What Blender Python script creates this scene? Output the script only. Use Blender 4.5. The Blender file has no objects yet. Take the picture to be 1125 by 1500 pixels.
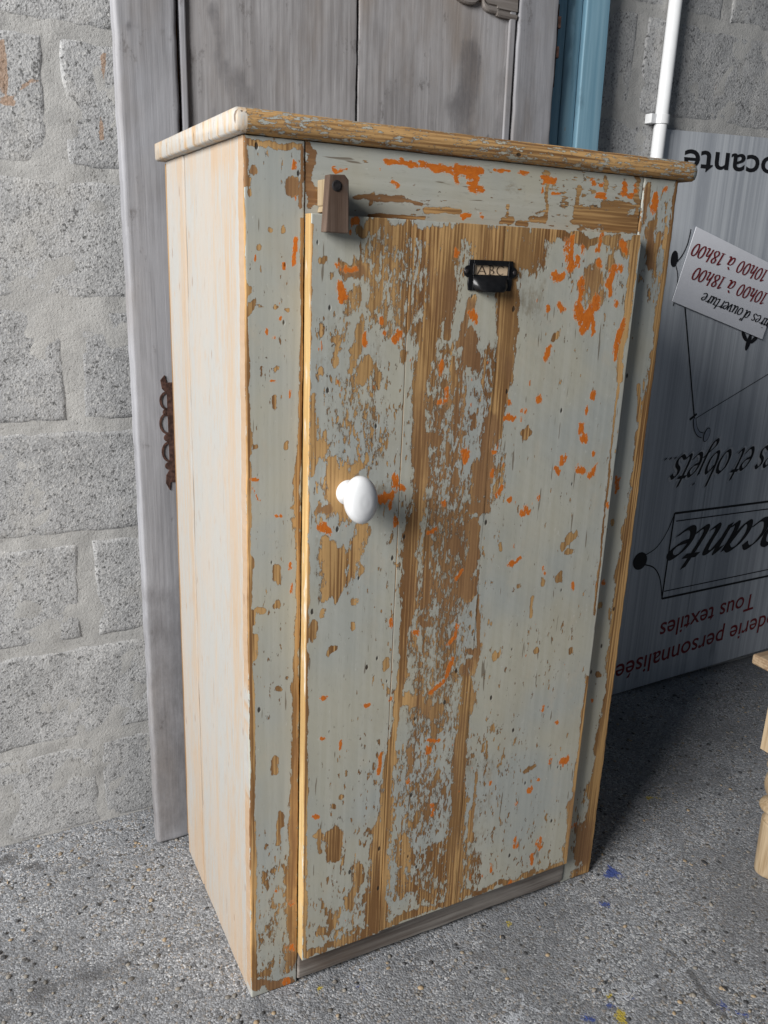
import bpy, bmesh, math, random
import numpy as np
from mathutils import Vector, Matrix, noise as mn

random.seed(7)
rng = np.random.default_rng(7)
scene = bpy.context.scene
col = scene.collection

# ------------------------------------------------------------------ camera
cam_d = bpy.data.cameras.new('camera')
cam = bpy.data.objects.new('camera', cam_d)
col.objects.link(cam)
cam.location = (-0.3135, -0.9597, 1.0702)
cam.rotation_euler = (1.2808, -0.0381, -0.4741)
cam_d.sensor_fit = 'VERTICAL'
cam_d.sensor_height = 24.0
cam_d.lens = 24.0 * 1223.3 / 1500.0
cam_d.clip_start = 0.01
cam_d.clip_end = 100
scene.camera = cam

# ------------------------------------------------------------------ light
# the shelter is open to daylight on the left and in front; the far right is deep in shade
world = bpy.data.worlds.new('World')
scene.world = world
world.use_nodes = True
bg = world.node_tree.nodes['Background']
bg.inputs[0].default_value = (0.62, 0.78, 1.0, 1)
bg.inputs[1].default_value = 0.08
def area(name, loc, target, sx, sy, power, color):
    ld = bpy.data.lights.new(name, 'AREA')
    ld.shape = 'RECTANGLE'; ld.size = sx; ld.size_y = sy; ld.energy = power; ld.color = color
    o = bpy.data.objects.new(name, ld); col.objects.link(o)
    o.location = loc
    o.rotation_euler = (Vector(target) - Vector(loc)).to_track_quat('-Z', 'Y').to_euler()
    return o
area('daylight_opening', (-3.9, -1.40, 2.75), (0.2, 0.2, 0.6), 2.2, 2.3, 430, (1.0, 0.985, 0.965))
scene.view_settings.view_transform = 'Standard'
scene.view_settings.look = 'None'
scene.view_settings.exposure = 0.0
scene.view_settings.gamma = 1.0
scene.view_settings.use_curve_mapping = False
scene.cycles.max_bounces = 4
scene.cycles.diffuse_bounces = 3
scene.cycles.glossy_bounces = 2
scene.cycles.caustics_reflective = False
scene.cycles.caustics_refractive = False

# ------------------------------------------------------------------ where the paint is worn (millimetres on the board: x0, z0, x1, z1, radius, amount %)
DOOR_WOOD = [
  (269,936,276,835,44.5,42), (275,775,283,649,50.9,45), (275,606,286,439,51.1,40), (266,374,274,239,54.7,33), (293,137,319,128,65.6,38), (192,1047,193,1022,48.8,48),
  (141,909,142,857,54.8,30), (337,955,354,768,22.9,45), (143,1110,480,1115,7.4,95), (176,1081,253,1084,35.3,55), (251,1093,255,1094,25.2,75), (320,1095,389,1098,28.7,80),
  (167,1078,169,1038,21.6,55), (245,1060,247,1027,27.4,62), (262,1106,254,1044,14.6,95), (254,1044,241,993,16.6,95), (241,993,234,950,16.4,95), (234,950,228,906,10.9,95),
  (228,906,231,851,8.2,95), (231,851,236,805,9.4,95), (236,805,235,757,9.1,95), (235,757,225,709,10.7,95), (225,709,228,649,12.5,95), (228,649,228,608,10.6,95),
  (228,608,221,567,8.1,95), (221,567,222,503,6.6,95), (222,503,216,449,6.1,95), (216,449,212,394,5.1,95), (212,394,206,326,5.8,95), (206,326,204,267,8.3,95),
  (204,267,200,195,12.0,95), (200,195,199,132,16.6,95), (199,132,199,86,18.2,95), (248,717,257,645,5.3,85), (257,645,252,604,5.4,85), (353,1081,356,1029,14.6,95),
  (356,1029,356,975,16.4,95), (356,975,354,929,15.7,95), (354,929,354,883,11.9,95), (354,883,362,844,8.4,95), (352,522,342,490,7.1,85), (342,490,336,445,10.8,85),
  (336,445,332,393,13.3,85), (332,393,331,327,11.7,85), (331,327,333,252,10.1,85), (333,252,333,175,13.6,85), (333,175,337,108,15.9,85), (337,108,343,65,14.2,85),
  (269,1044,265,984,4.7,90), (299,1028,284,976,5.7,85), (300,979,303,945,10.8,90), (277,952,279,919,3.9,85), (284,910,288,860,3.0,80), (118,1065,144,1065,10.1,80),
  (132,1033,132,1017,10.3,60), (156,1026,160,1026,10.4,70), (142,1001,130,943,6.1,75), (153,951,140,926,8.1,80), (199,964,200,954,5.5,90), (208,1011,209,991,10.9,50),
  (89,846,89,844,11.7,100), (78,908,79,812,3.5,80), (120,797,120,780,23.4,100), (108,827,108,802,9.2,80), (139,812,146,819,6.6,80), (113,699,114,655,18.5,105),
  (101,709,101,698,11.5,90), (151,732,138,691,8.8,80), (145,740,147,678,7.8,60), (84,607,84,587,5.9,90), (74,1108,72,861,2.1,75), (72,861,78,64,3.1,80),
  (568,1116,566,1051,6.5,95), (566,1051,566,914,5.7,90), (566,914,573,540,2.2,80), (577,430,578,179,5.7,90), (575,180,580,73,12.0,95), (82,67,310,70,6.3,80),
  (310,70,578,63,5.7,75), (142,68,183,52,11.2,75), (104,104,117,99,9.6,75), (124,127,124,104,8.4,70), (123,272,123,236,12.6,110), (98,280,98,245,3.4,80),
  (93,275,104,272,3.4,80), (163,191,164,161,7.2,75), (159,159,151,124,6.1,75), (185,255,185,255,10.6,75), (188,248,190,198,7.2,75), (231,459,268,451,9.1,90),
  (283,428,290,426,10.6,80), (242,377,244,348,9.4,60), (214,369,214,360,5.8,75), (239,215,241,172,13.7,62), (236,147,238,115,10.1,60), (258,124,259,122,11.6,75),
  (300,148,310,144,15.7,65), (289,99,302,94,11.9,60), (370,139,373,106,16.3,60), (314,191,317,159,10.4,60), (499,1061,504,1028,17.1,75), (535,1104,545,1104,12.8,80),
  (524,1089,526,1075,6.4,80), (492,1111,567,1110,5.3,80), (406,850,407,844,6.5,100), (504,679,512,678,7.3,100), (493,667,493,667,4.8,90), (503,657,508,656,4.9,90),
  (443,589,446,557,2.4,95), (388,507,388,505,6.1,100), (462,494,462,494,5.1,90), (533,483,533,480,5.3,90), (491,620,492,616,6.2,100), (462,615,463,609,4.9,80),
  (418,609,418,609,4.8,80), (439,981,439,981,5.3,100), (377,684,378,678,3.4,80), (112,566,112,562,5.1,100), (142,600,143,594,3.1,90), (195,529,195,520,4.3,90),
  (143,634,143,630,4.0,80), (98,621,98,617,3.9,90), (107,957,107,955,5.2,90), (89,1070,89,1070,4.1,80), (99,1053,99,1051,3.3,80), (89,943,89,938,3.4,80),
  (200,980,201,972,2.7,70), (104,981,117,981,4.3,60), (124,997,107,964,3.4,65), (290,308,290,308,4.9,50), (295,327,288,303,3.7,80), (307,191,301,160,5.2,80),
  (366,306,366,223,2.6,80), (363,231,367,178,5.3,80), (388,380,390,379,6.3,80), (381,357,383,326,1.9,70), (484,286,464,279,4.1,70), (131,329,133,328,3.4,80),
  (117,312,117,310,4.5,80),
]
DOOR_BROWN = [
  (268,868,287,588,63.1,60), (279,535,295,301,59.0,50), (178,1042,179,1026,43.9,40), (295,1010,300,940,19.4,90), (275,1041,278,997,13.2,80), (340,857,344,814,18.9,100),
  (338,793,342,740,15.1,100), (328,667,331,622,15.6,100), (224,1076,226,1043,17.9,50), (256,1048,259,1006,23.2,60), (120,1061,142,1061,8.4,80), (342,639,352,515,4.6,90),
  (339,531,341,506,16.4,90), (297,697,298,685,15.1,90), (278,723,278,723,52.8,50), (261,822,263,783,20.3,70), (93,767,101,766,5.6,100), (499,1063,503,1035,21.3,60),
  (573,195,589,77,14.9,70), (216,861,230,608,20.3,40), (248,385,250,337,23.6,60), (367,342,377,213,12.9,50), (408,164,413,109,55.2,40), (104,648,114,646,19.7,30),
]
DOOR_BROWNWEAR = [
  (342,874,341,806,9.4,90), (335,793,336,771,16.0,90), (321,749,344,746,10.8,80), (324,718,326,656,9.9,85), (323,633,325,616,15.7,95), (284,687,300,685,7.5,90),
  (344,608,352,513,2.9,95), (335,516,345,514,5.9,90), (331,486,336,485,11.8,80), (256,850,256,841,5.0,80), (242,851,250,850,4.9,80), (275,840,278,810,4.1,70),
  (292,800,294,781,4.2,80), (89,766,103,765,4.7,80), (314,874,316,857,5.1,70), (249,581,258,580,6.6,80),
]
DOOR_GHOST = [
  (272,726,291,441,53.3,90), (252,950,261,822,39.2,55), (228,647,239,435,24.2,60), (134,952,134,952,53.0,50), (137,875,137,875,54.8,60), (390,1092,396,1036,27.8,70),
  (357,308,372,123,39.4,50), (274,233,281,128,63.6,45), (170,782,179,781,19.4,90), (93,723,94,632,11.5,50), (296,922,296,922,49.5,50), (186,1067,187,1051,43.7,50),
]
DOOR_CHIPS = [
  (145,909,146,874,63.9,100), (97,986,98,934,24.1,80), (170,1010,171,976,35.6,60), (258,868,281,502,74.3,80), (269,320,278,168,112.0,100), (137,117,137,117,72.6,100),
  (393,336,412,123,53.3,70), (90,860,92,753,18.2,100), (477,1049,477,1049,63.0,50), (416,498,497,482,75.6,35), (483,112,513,102,72.5,60),
]
DOOR_ORANGE = [
  (451,1109,454,1068,7.1,100), (433,1059,442,1059,5.1,90), (466,1087,467,1073,4.1,80), (478,1051,478,1038,6.3,100), (473,1030,487,1003,6.4,100), (509,1024,493,1003,8.6,100),
  (493,1003,491,986,6.5,100), (500,1003,507,986,5.4,100), (546,1111,548,1104,6.4,100), (503,1118,499,1098,4.2,90), (474,1103,475,1094,4.1,90), (544,1076,544,1076,6.5,85),
  (531,1073,525,1055,5.4,90), (525,1055,531,1039,3.8,90), (543,1030,543,1030,4.4,90), (560,998,555,984,5.6,100), (555,984,553,956,5.6,100), (443,1030,451,1019,4.2,100),
  (423,1021,423,1021,4.1,100), (432,967,425,952,4.2,100), (430,1064,430,1062,5.1,80), (504,1081,505,1072,5.3,80), (114,1042,117,1031,5.9,100), (109,1064,131,1063,4.2,75),
  (117,1027,116,1024,2.5,100), (147,984,148,972,3.5,100), (195,991,189,980,4.5,100), (167,1003,168,998,2.7,100), (172,986,172,986,3.6,90), (271,1089,272,1083,3.7,100),
  (302,1007,303,1004,6.7,100), (259,946,259,935,3.4,90), (270,914,271,903,2.9,90), (259,898,269,898,3.4,90), (306,822,307,818,6.2,100), (276,757,276,755,4.2,100),
  (173,776,195,777,5.9,100), (196,799,200,787,3.9,100), (207,784,209,783,4.0,80), (191,766,192,760,3.0,100), (91,746,102,733,4.7,100), (201,743,201,736,3.5,90),
  (252,712,264,718,3.1,100), (519,901,520,895,4.5,100), (510,879,511,868,2.8,80), (503,853,511,830,5.2,100), (477,805,478,803,5.7,100), (466,791,470,790,5.2,100),
  (507,787,517,786,5.3,100), (538,788,532,776,6.0,100), (532,810,532,810,3.5,100), (416,735,418,735,6.8,100), (438,749,438,749,5.7,75), (421,895,422,890,4.8,100),
  (372,893,373,889,3.1,100), (370,869,381,874,4.2,100), (400,875,400,875,6.4,65), (352,824,355,824,2.7,100), (350,802,351,790,3.2,90), (369,769,364,763,3.8,100),
  (384,751,386,750,3.9,100), (413,657,397,651,4.1,100), (519,599,520,594,5.0,90), (461,632,464,632,4.8,70), (201,589,201,585,3.7,100), (241,566,242,566,4.4,100),
  (100,495,104,494,3.6,100), (166,469,169,469,3.8,100), (206,470,206,470,4.4,80), (311,568,308,546,3.4,85), (308,546,297,537,2.9,85), (307,514,297,484,3.2,100),
  (297,484,272,469,3.2,100), (313,652,303,642,2.8,100), (195,380,191,351,3.2,100), (276,371,276,363,4.2,100), (274,385,293,380,2.4,100), (92,310,95,309,4.4,100),
  (99,433,101,433,3.2,100), (127,422,128,408,2.2,80), (244,320,244,320,5.4,100), (288,269,289,250,3.1,90), (547,275,547,272,7.1,100), (515,291,515,284,3.5,80),
  (397,276,397,272,3.3,100), (478,240,478,237,4.8,100), (495,256,495,256,4.2,80), (451,221,451,219,3.4,80), (497,108,499,87,4.1,100), (510,133,512,118,5.1,75),
  (458,149,460,133,4.2,75), (454,67,454,67,8.6,75), (518,355,518,355,4.1,100), (488,389,488,384,4.0,70), (411,116,413,102,2.8,70), (574,728,575,719,2.5,100),
  (126,1117,133,1118,4.1,80), (125,1110,125,1104,3.3,60),
]
FRAME_WOOD = [
  (77,1196,78,1131,4.7,90), (83,1143,83,1135,7.2,75), (137,1143,202,1145,3.0,90), (202,1145,229,1142,1.7,85), (160,1147,161,1138,2.5,90), (233,1136,283,1137,3.1,100),
  (156,1124,232,1126,2.2,85), (480,1139,582,1137,12.7,95), (527,1154,562,1156,12.7,85), (472,1180,470,1140,3.0,90), (419,1183,421,1134,2.5,90), (350,1128,365,1129,3.8,95),
  (356,1148,357,1136,1.9,80), (375,1126,391,1127,2.9,90), (401,1133,419,1134,4.0,75), (521,1191,522,1181,4.1,90), (574,1208,585,1144,4.3,80), (413,1191,417,1192,3.9,70),
  (60,1160,60,1149,6.2,100), (2,1189,4,1147,2.2,80), (12,1166,12,1165,3.8,95), (5,1156,5,1149,3.8,80), (7,1143,7,1137,1.9,85), (69,1193,68,1131,2.3,80),
  (0,1195,67,1195,3.0,80), (6,1017,7,1017,6.4,100), (16,1016,21,1016,1.6,80), (37,1015,38,1015,2.5,80), (50,1014,53,1014,2.1,80), (30,1100,30,1100,2.7,95),
  (47,1101,47,1100,2.8,95), (18,1082,18,1082,2.7,95), (5,1037,5,1034,2.8,80), (37,907,37,897,2.6,100), (34,945,38,945,3.4,65), (20,944,20,936,2.5,70),
  (41,686,41,674,5.6,100), (15,636,20,635,4.7,95), (38,637,38,637,5.7,95), (5,705,5,700,4.6,90), (8,631,8,613,4.7,90), (10,593,10,563,2.9,80),
  (51,852,51,846,2.7,80), (13,848,13,848,2.6,80), (70,1116,71,975,2.1,85), (71,975,70,857,2.4,85), (70,857,67,805,3.2,85), (67,805,66,769,4.6,85),
  (66,769,69,713,4.0,85), (69,713,69,617,2.6,85), (69,617,68,516,3.5,85), (68,516,67,431,4.7,85), (67,431,66,320,5.9,85), (66,320,66,239,7.2,85),
  (66,239,64,154,9.1,85), (64,154,66,53,8.3,85), (-1,1194,-1,1127,1.6,115), (-1,1127,1,976,1.8,115), (1,976,2,861,2.3,115), (2,861,2,721,2.6,115),
  (2,721,4,529,2.8,115), (4,529,4,316,3.1,115), (4,316,4,28,4.0,115), (4,862,4,843,4.3,90), (66,745,66,738,5.6,90), (62,765,66,764,4.6,90),
  (46,311,46,295,5.4,95), (38,406,38,384,4.2,90), (43,511,45,510,4.0,90), (43,286,43,265,3.3,70), (60,171,60,141,11.6,70), (36,164,36,154,6.8,60),
  (62,74,62,35,12.0,60), (7,16,68,0,8.4,90), (16,35,20,33,9.4,60), (34,126,34,106,13.9,40), (651,1193,652,1130,5.6,100), (652,1130,651,1032,6.4,100),
  (651,1032,652,951,7.7,100), (652,951,651,867,9.8,100), (651,867,648,779,11.3,100), (648,779,645,677,12.3,100), (645,677,643,595,13.3,100), (643,595,644,497,13.0,100),
  (644,497,647,394,12.7,100), (647,394,644,301,12.4,100), (644,301,643,191,12.7,100), (643,191,642,105,13.1,100), (642,105,646,7,12.7,100), (609,1129,617,1088,6.7,100),
  (611,1143,613,1131,4.4,80), (629,1126,631,1111,6.8,80), (636,1152,645,1105,5.6,70), (596,1192,599,1172,5.4,75), (594,1187,598,1145,3.3,80), (626,905,635,851,3.1,90),
  (625,1085,629,1066,4.6,70), (605,691,606,686,3.2,95), (601,547,601,541,3.4,90), (615,416,618,415,4.2,90), (622,534,624,516,2.7,70), (626,184,627,178,9.1,80),
  (622,100,629,47,14.1,80), (637,156,647,83,9.3,70), (619,17,626,14,12.7,70),
]
FRAME_BROWN = [
  (77,1201,78,1128,6.3,100), (69,1193,68,1131,3.9,100), (60,1160,60,1149,7.0,90), (133,1140,234,1147,5.1,90), (12,1167,12,1164,4.5,80), (610,1127,618,1081,9.0,80),
  (622,104,630,43,21.9,90), (68,431,66,178,8.8,60), (7,16,68,0,12.0,80), (61,165,62,44,14.1,50), (594,1187,602,1141,5.4,70), (4,1198,4,1148,3.7,70),
]
FRAME_GHOST = [
  (396,1160,441,1163,39.3,40), (483,1148,498,1149,14.4,70), (34,129,34,53,34.9,50), (618,1143,637,1036,15.9,60), (92,1170,92,1170,31.7,15),
]
FRAME_CHIPS = [
  (34,249,34,53,34.2,100), (34,1179,34,1179,30.3,70), (615,1156,632,1061,33.8,100), (626,168,647,15,31.2,100), (430,1162,524,1168,40.6,80), (34,1058,34,923,28.8,45),
  (34,736,34,502,28.8,50), (146,1136,280,1144,26.1,40),
]
FRAME_ORANGE = [
  (177,1187,195,1187,2.9,100), (199,1189,218,1187,3.0,100), (228,1188,247,1186,4.3,100), (248,1184,298,1185,5.3,100), (298,1184,313,1184,4.5,100), (280,1179,280,1172,3.6,100),
  (302,1182,302,1168,6.4,100), (297,1165,321,1163,4.1,100), (187,1162,194,1160,2.6,100), (108,1174,111,1171,2.4,90), (116,1172,124,1174,1.6,90), (171,1178,171,1173,1.3,80),
  (292,1132,292,1128,2.8,100), (287,1132,302,1133,1.8,90), (318,1134,319,1132,2.8,80), (334,1189,358,1189,2.3,90), (374,1190,387,1189,2.4,90), (411,1185,429,1185,3.9,100),
  (411,1176,412,1168,1.9,90), (431,1168,443,1168,2.0,90), (502,1170,521,1171,3.6,100), (494,1188,495,1185,4.1,90), (510,1183,514,1184,3.1,80), (556,1188,555,1177,3.7,100),
  (563,1173,573,1175,3.2,100), (574,1188,577,1181,3.2,90), (614,1181,612,1163,4.9,100), (627,1187,630,1187,3.3,80), (63,1093,60,1066,2.9,100), (48,1068,48,1060,1.8,95),
  (13,1072,13,1069,1.6,90), (60,1178,59,1171,1.9,100), (62,1140,62,1136,1.2,80), (27,989,27,984,1.8,95), (36,982,36,979,1.8,90), (32,929,38,927,1.5,100),
  (43,1003,43,1001,1.7,90), (56,915,56,908,1.6,90), (6,807,15,807,1.8,90), (6,799,18,780,1.3,80), (38,757,46,755,1.8,90), (58,691,58,682,2.1,80),
  (60,661,60,649,1.9,80), (61,156,61,156,6.9,70), (56,5,56,5,7.3,90), (62,76,62,71,7.1,70), (41,184,41,184,3.4,80), (603,760,606,739,3.8,80),
  (604,754,610,758,2.5,80), (603,590,603,587,4.0,95), (608,370,608,369,3.6,95), (607,109,607,109,9.2,50),
]
FLOOR_DARK = [
  (-313,481,-304,477,14.9,90), (-268,445,-253,438,11.8,100), (-276,497,-264,491,7.7,80), (-228,409,-222,406,8.7,70), (-171,408,-164,405,10.5,80), (-148,330,-140,326,9.9,60),
  (-293,408,-289,406,8.5,70), (-291,363,-276,357,6.8,70), (-208,360,-204,358,5.6,60), (-212,301,-207,299,10.7,50), (-287,270,-280,266,7.5,50), (-338,142,-281,149,29.6,60),
  (-281,149,-212,151,22.8,60), (-212,151,-139,154,15.4,60), (-139,154,-65,143,11.6,60), (-65,143,7,136,12.0,60), (-19,230,2,220,11.0,40), (-146,99,-134,94,9.1,50),
  (652,-201,651,-232,5.1,90), (651,-236,634,-330,5.9,90), (953,11,963,6,7.0,70), (523,-101,562,-94,2.0,80), (352,-74,362,-79,8.7,50), (712,-88,739,-101,11.7,40),
  (722,-215,777,-240,18.4,40), (702,35,814,-16,22.5,30),
]
FLOOR_BLUE = [
  (691,-17,698,-20,10.7,100), (624,-73,628,-75,7.1,100), (647,-327,663,-334,9.1,70), (484,-244,490,-246,5.7,75), (438,-242,446,-245,6.6,80), (524,-242,534,-246,3.5,60),
  (153,-50,160,-53,6.9,50),
]
FLOOR_YELLOW = [
  (485,-261,491,-264,7.8,100), (498,-231,498,-231,4.6,100), (443,-41,445,-42,5.4,90), (103,-25,102,-28,4.0,100), (926,127,943,120,5.6,70),
]
FLOOR_WHITE = [
  (483,-240,572,-236,3.5,80), (572,-236,655,-236,3.6,80), (662,-102,675,-131,4.2,75), (675,-131,738,-124,4.2,75), (329,-191,350,-200,9.9,75), (370,-194,401,-208,6.7,70),
  (-32,114,-30,113,3.7,90), (43,-43,47,-45,8.7,70), (377,-166,371,-184,1.7,90), (321,-63,329,-67,2.5,70),
]
WALL_RUST = [
  (-198,1355,-199,1323,4.6,100), (-200,1323,-200,1301,7.4,100), (-201,1279,-192,1280,7.5,95), (-178,1299,-154,1313,3.8,90), (-55,1359,-63,1239,2.5,85), (-194,1253,-195,1247,3.8,50), (1243,1485,1254,1431,8.4,50), (-189,1392,-48,1392,0.9,55),
]


# ------------------------------------------------------------------ node helper
class NT:
    def __init__(s, name):
        s.m = bpy.data.materials.new(name); s.m.use_nodes = True
        s.t = s.m.node_tree; s.n = s.t.nodes; s.l = s.t.links
        s.b = s.n['Principled BSDF']
        s._oc = None
    def put(s, sock, v):
        if isinstance(v, bpy.types.NodeSocket): s.l.new(v, sock)
        elif isinstance(v, (tuple, list)) and len(v) == 3 and sock.type == 'RGBA': sock.default_value = (*v, 1)
        else: sock.default_value = v
    def oc(s):
        if s._oc is None:
            s._oc = s.n.new('ShaderNodeTexCoord').outputs['Object']
        return s._oc
    def scale(s, v, sc, off=(0, 0, 0)):
        k = s.n.new('ShaderNodeMapping'); s.put(k.inputs[0], v); k.inputs['Scale'].default_value = sc
        s.put(k.inputs['Location'], off); return k.outputs[0]
    def noise(s, v, scale, detail=4, rough=.55, dist=0.0):
        k = s.n.new('ShaderNodeTexNoise'); s.put(k.inputs['Vector'], v); k.inputs['Scale'].default_value = scale
        k.inputs['Detail'].default_value = detail; k.inputs['Roughness'].default_value = rough
        k.inputs['Distortion'].default_value = dist; return k.outputs['Fac']
    def voro(s, v, scale, feature='F1', rand=1.0):
        k = s.n.new('ShaderNodeTexVoronoi'); k.feature = feature; s.put(k.inputs['Vector'], v)
        k.inputs['Scale'].default_value = scale; k.inputs['Randomness'].default_value = rand
        return k.outputs['Distance'], k.outputs.get('Color')
    def attr(s, name):
        k = s.n.new('ShaderNodeAttribute'); k.attribute_name = name; return k.outputs['Fac']
    def math(s, op, a, b=0.0, c=0.0, clamp=False):
        k = s.n.new('ShaderNodeMath'); k.operation = op; k.use_clamp = clamp
        s.put(k.inputs[0], a); s.put(k.inputs[1], b)
        if op in ('MULTIPLY_ADD',): s.put(k.inputs[2], c)
        return k.outputs[0]
    def add(s, *a):
        r = a[0]
        for q in a[1:]: r = s.math('ADD', r, q)
        return r
    def mul(s, a, b): return s.math('MULTIPLY', a, b)
    def cen(s, a, k): return s.math('MULTIPLY_ADD', a, k, -.5 * k)      # (a-.5)*k
    def ramp(s, v, a, b, lo=0.0, hi=1.0, smooth=True):
        k = s.n.new('ShaderNodeMapRange'); k.interpolation_type = 'SMOOTHSTEP' if smooth else 'LINEAR'
        s.put(k.inputs['Value'], v); k.inputs['From Min'].default_value = a; k.inputs['From Max'].default_value = b
        k.inputs['To Min'].default_value = lo; k.inputs['To Max'].default_value = hi; return k.outputs['Result']
    def mix(s, f, a, b, mode='MIX'):
        k = s.n.new('ShaderNodeMix'); k.data_type = 'RGBA'; k.blend_type = mode
        s.put(k.inputs[0], f); s.put(k.inputs[6], a); s.put(k.inputs[7], b); return k.outputs[2]
    def sep(s, v):
        k = s.n.new('ShaderNodeSeparateColor'); s.put(k.inputs[0], v); return k.outputs
    def rand(s): return s.n.new('ShaderNodeObjectInfo').outputs['Random']
    def bump(s, h, strength, dist, normal=None):
        k = s.n.new('ShaderNodeBump'); s.put(k.inputs['Height'], h); k.inputs['Strength'].default_value = strength
        k.inputs['Distance'].default_value = dist
        if normal is not None: s.put(k.inputs['Normal'], normal)
        return k.outputs[0]
    def done(s, color, rough=.6, normal=None, metal=0.0, spec=.5):
        s.put(s.b.inputs['Base Color'], color); s.put(s.b.inputs['Roughness'], rough)
        s.put(s.b.inputs['Metallic'], metal); s.put(s.b.inputs['Specular IOR Level'], spec)
        if normal is not None: s.put(s.b.inputs['Normal'], normal)
        return s.m

def axis_scale(axis, along, across=1.0):
    return tuple(along if a == axis else across for a in 'xyz')

def wood_nodes(t, P, axis, light, dark, rid):
    """tan softwood with grain along the axis; returns colour, height"""
    off = t.n.new('ShaderNodeCombineXYZ'); t.put(off.inputs[0], t.mul(rid, 3.1)); t.put(off.inputs[2], t.mul(rid, 7.7))
    Q = t.n.new('ShaderNodeVectorMath'); Q.operation = 'ADD'; t.put(Q.inputs[0], P); t.put(Q.inputs[1], off.outputs[0])
    Q = Q.outputs[0]
    warp = t.noise(t.scale(Q, axis_scale(axis, .35)), 9, 2)
    g1 = t.noise(t.scale(Q, axis_scale(axis, .025)), 205, 3, .65)
    g2 = t.noise(t.scale(Q, axis_scale(axis, .05)), 45, 3, .6, .4)
    wv = t.n.new('ShaderNodeTexWave'); wv.bands_direction = 'Z' if axis == 'x' else 'X'; t.put(wv.inputs['Vector'], t.scale(Q, axis_scale(axis, .12)))
    wv.inputs['Scale'].default_value = 62; wv.inputs['Distortion'].default_value = 9; wv.inputs['Detail'].default_value = 3; wv.inputs['Detail Scale'].default_value = .35
    g = t.add(t.mul(g1, .46), t.mul(g2, .47), t.mul(wv.outputs['Fac'], .07), t.cen(warp, .35))
    lines = t.ramp(g, .43, .57)
    c = t.mix(lines, dark, light)
    big = t.noise(t.scale(Q, axis_scale(axis, .3)), 12, 3)
    c = t.mix(t.ramp(big, .35, .7, 0, .55), c, tuple(q * .62 for q in light))
    return c, g

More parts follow.
